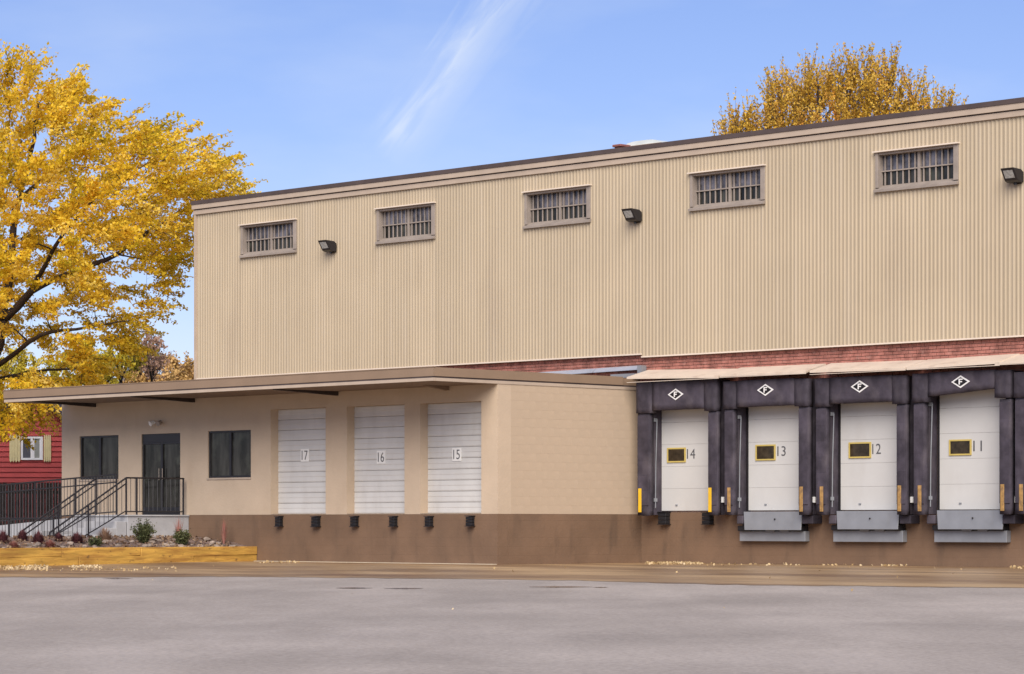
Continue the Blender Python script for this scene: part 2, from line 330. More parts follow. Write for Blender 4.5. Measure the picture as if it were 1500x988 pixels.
# ------------------------------------------------------------------ warehouse
YS = -0.12                              # siding face
XL, XR = LX(287.5, YS), 16.0
ZT = L(945, 216, YS)[1]                # top of cornice
ZS1, ZS2 = L(600, 537, YS)[1], L(1220, 506.5, YS)[1]
wh = empty('warehouse', 'long beige corrugated metal warehouse with barred high windows above a red brick band', 'warehouse')
B('base_wall', M['brown'], wh, -3, XR, 0, .3, -.3, 1.2)
B('masonry_wall', M['mortar'], wh, XL + .05, XR, .025, .3, 1.2, 5.1)
B('left_wall', M['siding'], wh, XL + .02, XL + .3, .3, 26, 0, ZT - .35)
B('back_wall', M['siding'], wh, XL + .02, XR, 26, 26.3, 0, ZT - .35)
B('right_wall', M['siding'], wh, XR - .3, XR, .3, 26, 0, ZT - .35)
B('roof', M['roofdark'], wh, XL + .02, XR, .25, 26, ZT - .35, ZT - .15)
# bricks
b = MB(); rb = random.Random(1); ch = .0745
k = 0; z = 4.05
while z < 5.02:
    x = -8.0 + (.11 if k % 2 else 0)
    while x < XR:
        if not (x < 0 and z < 4.2):
            d = rb.uniform(-.006, .006); b.box(x, x + .205, -.012 + d, .03, z, z + ch - .012)
        x += .217
    z += ch; k += 1
tag(b.build('brick_course', M['brick'], wh), kind='stuff')
# siding sheets
wins = []
for (a, t0, c, t1, bl, br) in [(353, 329, 434, 321, 378, 371), (552, 305, 637, 296.5, 358, 351), (768.5, 281, 865, 270.5, 335.5, 326.5), (1011, 254, 1120.5, 240.5, 310, 299.5), (1282.5, 222.5, 1404, 208.5, 283, 270.5)]:
    x0, x1 = LX(a, YS - .02), LX(c, YS - .02)
    zt = (L(a, t0, YS)[1] + L(c, t1, YS)[1]) / 2; zb = (L(a, bl, YS)[1] + L(c, br, YS)[1]) / 2
    wins.append((x0, x1, zb, zt))
print('WINS', wins, 'XL', XL, 'ZT', ZT, ZS1, ZS2)
P = .1085; AMP = .007
def prof(x):
    t = (x / P) % 1.0
    return YS + AMP - (0 if t < .18 else (t - .18) / .2 if t < .38 else 1 if t < .62 else 1 - (t - .62) / .2 if t < .82 else 0) * 2 * AMP
sheet_w = P * 9
ks, x = 0, XL
seam0 = XL
while x < XR - .01:
    xe = min(x + sheet_w, XR)
    if x < -.1 < xe: pass
    bps = set([x, xe])
    n0 = math.floor(x / P) - 1
    for q in range(n0, n0 + 12):
        for f in (.18, .38, .62, .82):
            v = (q + f) * P
            if x < v < xe: bps.add(v)
    for w in wins:
        for v in (w[0] + .03, w[1] - .03):
            if x < v < xe: bps.add(v)
    xb = LX(940, YS)
    if x < xb < xe: bps.add(xb)
    bps = sorted(bps); b = MB(); dsh = (.004 if ks % 2 else 0)
    for i in range(len(bps) - 1):
        p, q = bps[i], bps[i+1]; mid = (p + q) / 2; z0 = ZS1 if mid < xb else ZS2
        spans = [(z0, ZT - .30)]
        for w in wins:
            if w[0] + .03 <= mid <= w[1] - .03: spans = [(z0, w[2] + .02), (w[3] - .02, ZT - .30)]
        for s0, s1 in spans:
            b.add([(p, prof(p) - dsh, s0), (q, prof(q) - dsh, s0), (q, prof(q) - dsh, s1), (p, prof(p) - dsh, s1)], [(0, 1, 2, 3)])
    b.build('siding_sheet', M['siding'], wh)
    x = xe; ks += 1
# sheathing behind the sheets (dark cavity closed), drip flashing, corner trim, cornice
def wall_with_holes(name, m, parent, x0, x1, y0, y1, z0, z1, holes):
    xs = sorted(set([x0, x1] + [h[0] for h in holes] + [h[1] for h in holes])); b = MB()
    xs = [v for v in xs if x0 <= v <= x1]
    for i in range(len(xs) - 1):
        m_ = (xs[i] + xs[i+1]) / 2; cuts = sorted([(h[2], h[3]) for h in holes if h[0] < m_ < h[1]]); zz = z0
        for c0, c1 in cuts:
            if c0 > zz: b.box(xs[i], xs[i+1], y0, y1, zz, c0)
            zz = c1
        if zz < z1: b.box(xs[i], xs[i+1], y0, y1, zz, z1)
    return b.build(name, m, parent)
wall_with_holes('sheathing', M['roofdark'], wh, XL + .03, XR, YS + .03, .25, 5.0, ZT - .2, [(w[0] + .05, w[1] - .05, w[2] + .03, w[3] - .03) for w in wins])
xb = LX(940, YS)
b = MB(); b.box(XL - .02, xb, YS - .03, YS + .06, ZS1 - .035, ZS1 - .003); b.build('drip_flashing', M['trim_light'], wh)
b = MB(); b.box(xb + .003, XR, YS - .03, YS + .06, ZS2 - .035, ZS2 - .003); b.build('drip_flashing', M['trim_light'], wh)
B('dark_gap_board', M['roofdark'], wh, XL, XR, YS + .063, .02, ZS1 - .02, 5.04)
B('corner_trim', M['trim'], wh, XL - .04, XL + .03, YS - .05, YS + .12, ZS1 - .03, ZT - .32)
B('cornice_band', M['trim'], wh, XL - .06, XR, YS - .06, YS + .1, ZT - .33, ZT - .215)
B('cornice_gap', M['roofdark'], wh, XL - .05, XR, YS - .045, YS + .1, ZT - .214, ZT - .186)
B('cornice_board', M['trim'], wh, XL - .08, XR, YS - .10, YS + .1, ZT - .185, ZT - .06)
B('roof_edge', M['roofdark'], wh, XL - .10, XR, YS - .12, .4, ZT - .058, ZT + .045)
# barred windows
winlabels = 5
for wi, (x0, x1, zb, zt) in enumerate(wins):
    f = MB(); yo = YS - .035
    f.box(x0, x0 + .075, yo, .05, zb + .1, zt - .035); f.box(x1 - .13, x1, yo, .05, zb + .1, zt - .035)
    f.box(x0 + .076, x1 - .131, yo + .02, .05, zt - .09, zt - .037)
    win = f.build('window', M['taupe'], wh, .004)
    # sloped sill
    s_ = MB(); s_.prism([(x0 - .01, yo - .05, zb), (x0 - .01, yo - .05, zb + .05), (x0 - .01, .04, zb + .17), (x0 - .01, .04, zb)], (x1 - x0 + .02, 0, 0)); s_.build('sill', M['taupe'], win)
    MB().box(x0 - .04, x1 + .03, yo - .06, YS + .05, zt - .034, zt - .006).build('head_flashing', M['trim_light'], win)
    xi0, xi1 = x0 + .077, x1 - .132; xm = (xi0 + xi1) / 2; zi0, zi1 = zb + .12, zt - .091
    MB().box(xm - .035, xm + .035, -.02, .048, zi0, zi1).build('mullion', M['taupe'], win)
    zm = zi0 + (zi1 - zi0) * .5
    for (p0, p1) in ((xi0, xm - .036), (xm + .036, xi1)):
        MB().box(p0, p1, .03, .045, zm, zi1).build('pane', M['glass_up'], win); MB().box(p0, p1, .026, .045, zi0, zm - .001).build('pane', M['glass'], win)
        MB().box(p0, p1, -.028, .002, zm - .014, zm + .014).build('cross_bar', M['taupe'], win)
        nb = 6
        for q in range(nb):
            xx = p0 + (p1 - p0) * (q + .5) / nb
            MB().box(xx - .015, xx + .015, -.008, .014, zi0, zi1).build('bar', M['taupe'], win)
# roof items
def roof_box(px0, px1, py0, py1, yl, d, m, name, label, cat, dome=False):
    x0, z1 = L(px0, py0, yl); x1, _ = L(px1, py0, yl); z0 = ZT - .15
    if not dome:
        o = empty(name, label, cat, loc=((x0 + x1) / 2, yl, z0))
        B('housing', m, o, -(x1-x0)/2, (x1-x0)/2, 0, d, 0, z1 - z0 - .06, .01)
        B('cap', m, o, -(x1-x0)/2 - .04, (x1-x0)/2 + .04, -.04, d + .04, z1 - z0 - .059, z1 - z0, .01)
    else:
        o = empty(name, label, cat, loc=((x0 + x1) / 2, yl, z0)); h = z1 - z0; hw = (x1 - x0) / 2
        B('kerb', M['trim'], o, -hw, hw, 0, d, 0, h - .1)
        b = MB(); rows = []
        for i in range(9):
            t = -1 + 2 * i / 8; rows.append((t * hw * .98, h - .099 + .1 * (1 - t ** 4)))
        b.prism([(rows[0][0], 0.02, h - .0995)] + [(a, .02, c) for a, c in rows] + [(rows[-1][0], .02, h - .0995)], (0, d - .04, 0)); b.build('dome', M['skylight'], o)
M['skylight'] = mat('milky_skylight', (.62, .66, .64), .3, .08, 3)
M['rustred'] = mat('rust_red_paint', (.22, .085, .07), .7, .2, 5)
roof_box(911, 968, 209.5, 218, .9, 1.2, None, 'skylight', 'milky white skylight dome rising over the edge of the warehouse roof', 'skylight', True)
roof_box(900, 909, 212.5, 220, .6, .3, M['rustred'], 'roof_vent', 'small rust red vent box beside the skylight on the warehouse roof', 'roof vent')

# floodlights
def flood(px, py, label):
    x, z = L(px, py, YS)
    o = empty('flood_light', label, 'flood light', 'flood lights on the corrugated wall', loc=(x, YS, z))
    hw = .21
    # side profile in (y,z): back plate at wall, hood reaching out, slanted lens face
    pr = [(-.03, -.17), (-.03, .10), (-.14, .17), (-.50, .19), (-.30, -.13), (-.20, -.17)]
    b = MB(); b.prism([(-hw, y, z_) for y, z_ in pr], (2 * hw, 0, 0)); h = b.build('housing', M['blackmetal'], o, .015, segs=2)
    MB().box(-.13, .13, -.028, .03, -.20, .13).build('back_plate', M['blackmetal'], o, .006)
    o.scale = (.80, .80, .80)
    # lens on slanted face from (-.50,.19) to (-.30,-.13)
    def pt(s, e): return (-.50 + .2 * s - .013 * e * .85, .19 - .32 * s - .013 * e * .53)
    a, c = pt(.2, .25), pt(.8, .25); a2, c2 = pt(.2, -1), pt(.8, -1)
    MB().prism([(-hw + .06, a[0], a[1]), (-hw + .06, c[0], c[1]), (-hw + .06, c2[0], c2[1]), (-hw + .06, a2[0], a2[1])], (2 * hw - .12, 0, 0)).build('lens', M['lens'], o)
    MB().tube([(0, -.1, -.15), (0, -.1, -.23)], .045, 8).build('knuckle', M['blackmetal'], o)
flood(488, 362, 'black flood light between the first and second barred windows from the left')
flood(934, 317, 'black flood light between the third and fourth barred windows')
flood(1491, 259, 'black flood light at the right edge beside the last barred window')

# ------------------------------------------------------------------ dock doors
YP = -.52                                # front of the shelters
docks = [ # number, left pad px, right pad px, header y top/bottom, corner bottom, door left px, window px box, digits px box
 ('14', (933.5, 951), (1037, 1050), 556.5, 600.5, 604.5, 966.5, (977.5, 1004.5, 656.5, 677.5), (1006, 1018, 658, 672)),
 ('13', (1061, 1074), (1169.5, 1184), 555.5, 595.5, 598, 1096.5, (1107, 1136, 652, 674.5), (1138.5, 1150.5, 654, 668)),
 ('12', (1195, 1210), (1313, 1327), 551, 590.5, 594.5, 1231.5, (1243.5, 1276, 648.5, 671), (1277.5, 1290, 650.5, 665)),
 ('11', (1338, 1354), (1463.5, 1480), 543.5, 575.5, 588, 1376.5, (1390.5, 1423, 644.5, 667), (1425.5, 1438, 646, 661)),
 ('10', (1486.5, 1503), (1620, 1636), 541, 574, 581, 1528, None, None)]
for (num, lp, rp, hy0, hy1, cy, dl, wb, nb) in docks:
    xa0, xa1, xb0, xb1 = LX(lp[0], YP), LX(lp[1], YP), LX(rp[0], YP), LX(rp[1], YP)
    pc = (lp[0] + rp[1]) / 2
    zh1 = L(pc, hy0, YP)[1]; zh0 = L(pc, hy1, YP)[1]; zc = L(pc, cy, YP)[1]
    yd = .02; xd = LX(dl, -.03); xe = xb0 + .42
    pos = {'14': 'dark dock shelter with bright yellow stripes around door 14, nearest the low annex', '13': 'dark dock shelter around door 13, second from the low annex', '12': 'dark dock shelter around door 12, third from the low annex', '11': 'dark dock shelter with sagging header around door 11, fourth from the annex', '10': ''}[num]
    # door as part of the warehouse
    zd0 = 1.235; zd1 = zh0 + .25
    fr = MB(); fr.box(xd - .05, xd - .001, -.045, .02, zd0 - .02, zd1 + .05); fr.box(xe + .001, xe + .05, -.045, .02, zd0 - .02, zd1 + .05); fr.box(xd - .05, xe + .05, -.045, .02, zd1 + .051, zd1 + .1)
    d = fr.build('dock_door', M['blackmetal'], wh)
    if num != '10': tag(d, 'white sectional dock door numbered ' + num)
    npan = 5; ph = (zd1 - zd0) / npan
    for i in range(npan):
        B('door_panel', M['white'], d, xd, xe, -.03, .02, zd0 + i * ph + .0015, zd0 + (i + 1) * ph - .0015, .002)
    if wb:
        wx0, wz1 = L(wb[0], wb[2], -.04); wx1, wz0 = L(wb[1], wb[3], -.04); e = .034
        f = MB(); f.box(wx0, wx1, -.055, -.0305, wz0, wz0 + e); f.box(wx0, wx1, -.055, -.0305, wz1 - e, wz1); f.box(wx0, wx0 + e, -.055, -.0305, wz0 + e, wz1 - e); f.box(wx1 - e, wx1, -.055, -.0305, wz0 + e, wz1 - e)
        f.build('vision_frame', M['yframe'], d); B('vision_pane', M['glass_warm'], d, wx0 + e, wx1 - e, -.042, -.0305, wz0 + e, wz1 - e)
        nx0, nz1 = L(nb[0], nb[2], -.04); nx1, nz0 = L(nb[1], nb[3], -.04)
        text('number', num, M['digit'], d, (nx0 + nx1) / 2, -.034, (nz0 + nz1) / 2, nz1 - nz0, nx1 - nx0)
        B('handle', M['steel'], d, (wx0 + wx1) / 2 - .03, (wx0 + wx1) / 2 + .03, -.05, -.0305, zd0 + .12, zd0 + .15)
    # shelter
    cx = (xa0 + xb1) / 2
    sh = empty('dock_shelter', pos if num != '10' else 'dark padded dock shelter cut off at the right edge of the picture', 'dock shelter', 'padded shelters round the dock doors', loc=(cx, 0, 0))
    def soft(name, m, x0, x1, y0, y1, z0, z1, amp=.008):
        me = bpy.data.meshes.new(name); bm = bmesh.new(); w_, d_, h_ = x1 - x0, y1 - y0, z1 - z0
        nx, ny, nz = max(2, round(w_ / .13)), 2, max(2, round(h_ / .13)); bmesh.ops.create_cube(bm, size=1)
        for ax_, k_ in ((0, nx), (1, ny), (2, nz)):
            for i in range(1, k_):
                co = [0, 0, 0]; co[ax_] = -.5 + i / k_; no = [0, 0, 0]; no[ax_] = 1
                bmesh.ops.bisect_plane(bm, geom=bm.verts[:] + bm.edges[:] + bm.faces[:], plane_co=co, plane_no=no)
        from mathutils import noise
        for v in bm.verts:
            c0 = v.co.copy(); p = Vector((x0 - cx + w_ * (c0.x + .5), y0 + d_ * (c0.y + .5), z0 + h_ * (c0.z + .5)))
            nrm = sum(abs(c0[k]) > .499 for k in range(3))
            if nrm >= 2: p += Vector((-.008 if c0.x > .499 else .008 if c0.x < -.499 else 0, .010 if c0.y < -.499 else 0, -.010 if c0.z > .499 else .010 if c0.z < -.499 else 0))
            q = Vector((p.x + cx, p.y * 2, p.z)) * 3.1
            if c0.y < .4: p += Vector((noise.noise(q) * amp * .8, noise.noise(q + Vector((9, 3, 1))) * amp * 1.7, noise.noise(q + Vector((1, 7, 5))) * amp))
            v.co = p
        bm.to_mesh(me); bm.free(); me.materials.append(m); me.polygons.foreach_set('use_smooth', [True] * len(me.polygons))
        o_ = bpy.data.objects.new(name, me); COL.objects.link(o_); o_.parent = sh; return o_
    def sb(name, m, x0, x1, y0, y1, z0, z1, bv=0, sg=1):
        if sg == 2: return soft(name, m, x0, x1, y0, y1, z0, z1)
        return B(name, m, sh, x0 - cx, x1 - cx, y0, y1, z0, z1, bv, sg)
    zlow = 1.12
    sb('side_pad', M['vinyl'], xa0, xa1, YP, YP + .16, zlow, zc + .02, .02, 2); sb('side_pad', M['vinyl'], xb0, xb1, YP, YP + .16, zlow, zc + .02, .02, 2)
    sb('side_frame', M['vinyl'], xa0 + .03, xa1 - .05, YP + .162, -.003, zlow + .02, zh1 - .05); sb('side_frame', M['vinyl'], xb0 + .05, xb1 - .03, YP + .162, -.003, zlow + .02, zh1 - .05)
    sb('header_pad', M['vinyl'], xa1 + .1, xb0 - .1, YP - .03, YP + .16, zh0, zh1, .03, 2)
    if num == '11':
        hp = [c for c in sh.children if c.name.startswith('header_pad')][0]
        for v in hp.data.vertices:
            if v.co.z < (zh0 + zh1) / 2: v.co.z += .07 * (v.co.x / 1.0)
    o = sb('corner_pad', M['vinyl'], xa0 - .01, xa1 + .098, YP - .045, YP + .15, zc, zh1 - .01, .025, 2)
    sb('corner_pad', M['vinyl'], xb0 - .098, xb1 + .02, YP - .045, YP + .15, zc + (.03 if num == '11' else 0), zh1 - .02, .025, 2)
    sb('header_frame', M['vinyl'], xa0 + .04, xb1 - .04, YP + .163, -.003, zh0 + .1, zh1 - .03)
    zj = (zh0 + zlow) / 2
    for (q0, q1) in ((xa0, xa1), (xb0, xb1)):      # stitched pleats of the side pads
        nple = 6
        for i in range(nple):
            zz = zlow + .25 + (zc - zlow - .3) * (i + .5) / nple
            sb('pleat', M['vinyl'], q0 + .012, q1 - .012, YP - .014, YP + .02, zz - .19, zz + .18, .008)
    ym = 'yellow' if num == '14' else 'oldyellow'
    hz = .56
    for gx in ((xa0 + .055, xb0 + .03) if num == '14' else (xa1 - .16, xb0 + .05)):
        sb('guide_stripe', M[ym], gx, gx + .095, YP - .03, YP - .0145, 1.2, 1.2 + hz, .004)
    # pipe inside the left frame
    MB().tube([(xa1 - .02 - cx, YP + .24, 1.3), (xa1 - .01 - cx, YP + .24, 2.3), (xa1 + .03 - cx, YP + .24, zh0 - .2)], .013, 6).build('pipe', M['steel'], sh)
    for zz in (zh0 - .25, 1.45): sb('clamp', M['steel'], xa1 - .049, xa1 - .005, YP + .19, YP + .29, zz, zz + .08)
    zb_ = L(pc + 50, 733, YP + .3)[1]
    sb('light_box', M['sign'], xb1 - .028, xb1 + .05, YP + .17, YP + .30, zb_ - .06, zb_ + .07, .005)
    # lower stubs next to the leveler
    if num != '14':
        sb('lower_pad', M['vinyl'], xa0 + .22, xa1 + .13, YP + .18, -.004, .93, 1.119, .01); sb('lower_pad', M['vinyl'], xb0 - .05, xb1 - .02, YP + .18, -.004, .93, 1.119, .01)
    if num != '10':
        ex, ez = L({'14': 990, '13': 1121.5, '12': 1259.5, '11': 1407.5}[num], {'14': 578, '13': 571.5, '12': 566.5, '11': 559.5}[num], YP - .03)
        ex -= cx; rx, rz_ = .245, .135
        def rhomb(sx, sz, y0, y1): return MB().prism([(ex - sx, y0, ez), (ex, y0, ez - sz), (ex + sx, y0, ez), (ex, y0, ez + sz)], (0, y1 - y0, 0))
        em = rhomb(rx, rz_, YP - .042, YP - .031).build('emblem', M['emblem'], sh)
        rhomb(rx * .74, rz_ * .72, YP - .047, YP - .0425).build('emblem_field', M['black'], em)
        lt = MB(); y0, y1 = YP - .051, YP - .0475
        lt.prism([(ex - .045, y0, ez - .06), (ex - .012, y0, ez - .06), (ex - .012, y0, ez - .012), (ex + .045, y0, ez - .012), (ex + .045, y0, ez + .012), (ex - .012, y0, ez + .012), (ex - .012, y0, ez + .038), (ex + .06, y0, ez + .038), (ex + .06, y0, ez + .064), (ex - .045, y0, ez + .064)], (0, y1 - y0, 0))
        lt.build('letter', M['emblem'], em)
# hoods over the docks
def hood(label, spans):
    o = empty('dock_hood', label, 'dock hood', 'sloping metal hoods over the docks')
    for (pxa, pya, pxb, pyb, dz) in spans:
        xa, za = L(pxa, pya, -.74); xb_, zb2 = L(pxb, pyb, -.74)
        rise = .20; th = .035
        b = MB()
        for (x, z, q) in ((xa, za, 0), (xb_, zb2, 0)): pass
        A = [(xa, -.74, za), (xa, -.74, za + .045), (xa + .02, .0, za + rise + .045), (xa + .02, .0, za + rise)]
        C_ = [(xb_, -.74, zb2), (xb_, -.74, zb2 + .045), (xb_ - .01, .0, zb2 + rise + .045), (xb_ - .01, .0, zb2 + rise)]
        b.add(A + C_, [(0,1,2,3), (7,6,5,4), (0,4,5,1), (1,5,6,2), (2,6,7,3), (3,7,4,0)])
        b.build('hood_panel', M['hood'], o)
        MB().box(xa, xb_, -.74, -.72, min(za, zb2) - .012, min(za, zb2) - .001).build('lip', M['trim_light'], o)
M['hood'] = mat('cream_hood_metal', (.60, .50, .40), .5, .06, 2, streak=((.36, .26, .2), 2.5, (1, 1, 1), .55, .75, .5))
hood('cream metal hood nearest the low annex, above doors 14 and 13', [(918, 555.5, 1052, 554, 0), (1054, 552.5, 1180, 547, 0)])
hood('middle cream metal hood, above doors 12 and 11', [(1186, 546.5, 1326, 542, 0), (1328, 541.5, 1464, 533, 0)])
hood('sloping cream metal hood starting at the right edge of the picture', [(1457, 534.5, 1640, 524, 0)])
# levelers
for num, l0, l1, ly0, ly1, p0, p1, py1 in [('13', 1088, 1174, 750, 777, 1085, 1181, 793), ('12', 1224, 1316, 749, 776, 1222, 1324, 794), ('11', 1371, 1469.5, 748, 776, 1370, 1476, 794.5)]:
    a0, z1 = L(l0, ly0, -.33); a1, z0 = L(l1, ly1, -.33); b0, zz0 = L(p0, py1, -.12); b1, zz1 = L(p1, ly1 + 1.5, -.12)
    cx = (a0 + a1) / 2
    o = empty('dock_leveler', {'13': 'grey steel dock leveler below door 13, leftmost of the three', '12': 'grey steel dock leveler below door 12, the middle one', '11': 'grey steel dock leveler below door 11, nearest the right edge'}[num], 'dock leveler', 'steel edge levelers below the dock doors', loc=(cx, 0, 0))
    w = a1 - a0
    MB().prism([(a0 - cx, -.30, z1), (a1 - cx, -.30, z1), (a1 - cx - .03, -.33, z0), (a0 - cx + .05, -.33, z0)], (0, .035, 0)).build('lip_plate', M['steel'], o, .005)
    MB().box(a0 - cx + .02, a1 - cx - .02, -.298, -.002, z1 - .05, z1 - .005).build('deck_plate', M['steel'], o)
    MB().box(b0 - cx, b1 - cx, -.16, -.002, zz0, zz1).build('base_channel', M['steel'], o, .006)
    MB().box(b0 - cx + .04, b1 - cx - .04, -.10, -.004, zz1 + .001, z1 - .06).build('shadow_box', M['blackmetal'], o)
    for s in (b0 + .03, b1 - .33): MB().box(s - cx, s - cx + .30, -.27, -.101, zz1 + .002, zz1 + .12).build('bumper_block', M['black'], o, .01)
    for s in (-.3, .12): MB().box(s, s + .25, -.2, -.161, zz1 - .02, zz1 + .02).build('hinge_lug', M['steel'], o)
    MB().tube([((w * .05), -.345, (z0 + z1) / 2 + .04), ((w * .05), -.325, (z0 + z1) / 2 + .04)], .018, 8).build('bolt', M['black'], o)
# bumpers
def bumper(px0, px1, py0, py1, yl, label, dep=.16):
    x0, z1 = L(px0, py0, yl - dep); x1, z0 = L(px1, py1, yl - dep); c = (x0 + x1) / 2
    # the visible width holds the front and the right side of the block
    o = empty('dock_bumper', label, 'dock bumper', 'black rubber dock bumpers', loc=(c, yl, z0))
    w = max(.12, (x1 - x0) - dep * .85); h = z1 - z0
    n = 3
    for i in range(n): B('rubber_slab', M['black'], o, -w/2, w/2, -dep + .02, -.02, .02 + (h - .04) * i / n, .02 + (h - .04) * (i + 1) / n - .006, .008)
    B('end_plate', M['blackmetal'], o, -w/2 - .012, w/2 + .012, -dep, -.003, 0, .018); B('end_plate', M['blackmetal'], o, -w/2 - .012, w/2 + .012, -dep, -.003, h - .018, h)
bumper(959, 978, 750, 769, 0, 'black rubber bumper under the left side of door 14', .2)
bumper(1023, 1042, 750, 769, 0, 'black rubber bumper under the right side of door 14', .2)

# ------------------------------------------------------------------ low annex
AX = -.12; YF = SY(729, AX); YE = SY(634, AX); YE2 = SY(912, AX)
ZR = 4.38; ZA = 1.155; XA0 = LX(90.5, YF); XF0 = LX(5, YE)
print('ANNEX', YF, YE, YE2, XA0, XF0, S(729, 561.5, AX), S(634, 538, AX), S(634, 551, AX), S(912, 555, AX), L(5, 575, YE), L(5, 590, YE), S(729,754,AX))
an = empty('annex', 'low flat-roofed beige annex with brown base, overhanging eaves and three roll-up doors', 'building', loc=(0, YF, 0))
def ab(name, m, x0, x1, y0, y1, z0, z1, bevel=0): return B(name, m, an, x0, x1, y0 - YF, y1 - YF, z0, z1, bevel)
ZW = 4.13
rolls = []
for num, p0, p1, yt, rj in (('17', 396.5, 477, 598.5, 10), ('16', 508, 592.5, 594, 11), ('15', 615.5, 705, 589.5, 10)):
    x0, x1 = LX(p0, YF), LX(p1, YF)
    rolls.append((num, x0, x1, ZA + .02, L((p0 + p1) / 2, yt, YF)[1]))
wdw = []
for p0, p1, y0, y1 in ((116.5, 173.5, 638.5, 702.5), (304.5, 367.5, 631, 700)):
    x0, x1 = LX(p0, YF), LX(p1, YF); wdw.append((x0, x1, L((p0+p1)/2, y1, YF)[1], L((p0+p1)/2, y0, YF)[1]))
dx0, dx1 = LX(207, YF), LX(264, YF); dz1 = L(235, 635.5, YF)[1]
holes = [(r[1], r[2], r[3], r[4]) for r in rolls] + wdw + [(dx0, dx1, ZA, dz1)]
def shift_holes(h): return h
w = wall_with_holes('front_wall', M['tan'], an, XA0, AX - .33, 0, .33, ZA, ZW, holes)
b = MB(); b.box(AX - .33, AX, 0, .42, ZA, ZW)
b.build('corner_pier', M['tan'], an)
B('front_base', M['brown'], an, XA0, AX, -.004, .33, -.3, ZA - .002)
B('side_base', M['brown'], an, AX - .33, AX + .004, .331, -YF - .002, -.3, ZA - .002)
B('side_wall_core', M['mortar_tan'] if 'mortar_tan' in M else M['tan'], an, AX - .33, AX - .0022, .42, -YF - .002, ZA, ZW)
B('left_wall', M['tan'], an, XA0, XA0 + .25, .33, -YF, -.3, ZW)
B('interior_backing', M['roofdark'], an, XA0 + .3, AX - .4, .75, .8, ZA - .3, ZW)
# painted blocks of the side wall
bh = (ZW - ZA) / 15; me_full = None; me_half = None
Lw = -YF - .005 - .42; nbk = 11; bl = Lw / nbk
def blk(y0, y1, z0):
    global me_full, me_half
    full = abs((y1 - y0) - bl) < 1e-4
    m_ = me_full if full else me_half
    if m_ is None:
        o = MB().box(-.0, .0125, .0006, (y1 - y0) - .0006, .0008, bh - .0008).build('block', M['block'], an, .001)
        if full: me_full = o.data
        else: me_half = o.data
    else:
        o = bpy.data.objects.new('block', m_); COL.objects.link(o); o.parent = an
        bb = o.modifiers.new('b', 'BEVEL'); bb.width = .001; bb.segments = 1
    o.location = (AX - .0125 + 0 * rb.uniform(-.0007, .0007), y0, z0)
for c in range(15):
    y = .42; z = ZA + c * bh
    if c % 2: blk(y, y + bl / 2, z); y += bl / 2
    while y < .42 + Lw - 1e-3:
        e = min(y + bl, .42 + Lw); blk(y, e, z); y = e
# roof: deck, soffit, fascia, drip strip, beams
zf0 = S(634, 551, AX)[1]; zf1 = S(634, 538, AX)[1]
ye, ye2 = YE - YF, YE2 - YF
B('roof_deck', M['fascia'], an, XF0 + .04, AX - .03, ye + .04, -YF - .02, ZW + .003, zf1 - .03)
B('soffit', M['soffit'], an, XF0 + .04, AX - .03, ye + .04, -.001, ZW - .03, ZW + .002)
B('fascia', M['fascia'], an, XF0, AX + .02, ye, ye + .035, zf0 - .0, zf1)
B('fascia', M['fascia'], an, AX - .015, AX + .022, ye + .036, ye2, zf0 + .0, zf1)
B('fascia', M['fascia'], an, XF0, XF0 + .035, ye + .036, -YF, zf0 - .0, zf1)
B('fascia_cap', M['fascia'], an, XF0 - .01, AX + .035, ye - .012, ye + .05, zf1 + .001, zf1 + .02)
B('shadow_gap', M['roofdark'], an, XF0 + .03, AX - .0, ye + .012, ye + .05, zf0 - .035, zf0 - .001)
B('drip_strip', M['trim'], an, XF0 + .02, AX + .012, ye + .004, ye + .035, zf0 - .105, zf0 - .036)
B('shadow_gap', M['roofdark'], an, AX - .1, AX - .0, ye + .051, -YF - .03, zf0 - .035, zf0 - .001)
B('drip_strip', M['trim'], an, AX - .1, AX + .014, ye + .036, -YF - .01, zf0 - .105, zf0 - .036)
for p in (140, 285, 495, 657):
    xx = LX(p, YF - .02); 
    yb0 = ye + .06 if p < 600 else ye * .35
    MB().prism([(xx - .12, yb0, ZW - .031), (xx - .12, yb0, ZW - .05), (xx - .12, -.003, ZW - .13), (xx - .12, -.003, ZW - .031)], (.12, 0, 0)).build('beam', M['darkwood'] if p < 600 else M['soffit'], an)
# overhead doors
for num, x0, x1, z0, z1 in rolls:
    fr = MB(); yb = .24
    fr.box(x0 + .001, x0 + .03, .005, .33, z0, z1 - .001); 
    d = B('overhead_door', M['tan'], an, x0 + .0, x1 - .0, .33, .36, z0, z1 + .02); tag(d, 'white ribbed roll-up door numbered ' + num)
    n = 10; ph = (z1 - z0) / n
    for i in range(n):
        za = z0 + i * ph; zc_ = za + ph
        b = MB(); b.prism([(x0 + .002, .327, za + .0008), (x0 + .002, yb + .009, za + .002), (x0 + .002, yb, za + .03), (x0 + .002, yb + .006, za + ph * .5), (x0 + .002, yb, za + ph * .55), (x0 + .002, yb + .007, zc_ - .006), (x0 + .002, .327, zc_ - .0008)], (x1 - x0 - .004, 0, 0))
        b.build('door_slat', M['roll'], d)
    px = {'17': (440.5, 452.5, 658, 676.5), '16': (552, 564.5, 660.5, 679.5), '15': (662.5, 675.5, 656.5, 675.5)}[num]
    a0, c1 = L(px[0], px[2], YF + yb - .01); a1, c0 = L(px[1], px[3], YF + yb - .01)
    B('number_plate', M['sign'], d, a0, a1, yb - .012, yb - .002, c0, c1)
    text('number', num, M['digit'], d, (a0 + a1) / 2, yb - .014, (c0 + c1) / 2, (c1 - c0) * .72, (a1 - a0) * .72)
    B('threshold', M['trim'], an, x0, x1, .0, .33, ZA - .001, z0 - .001)
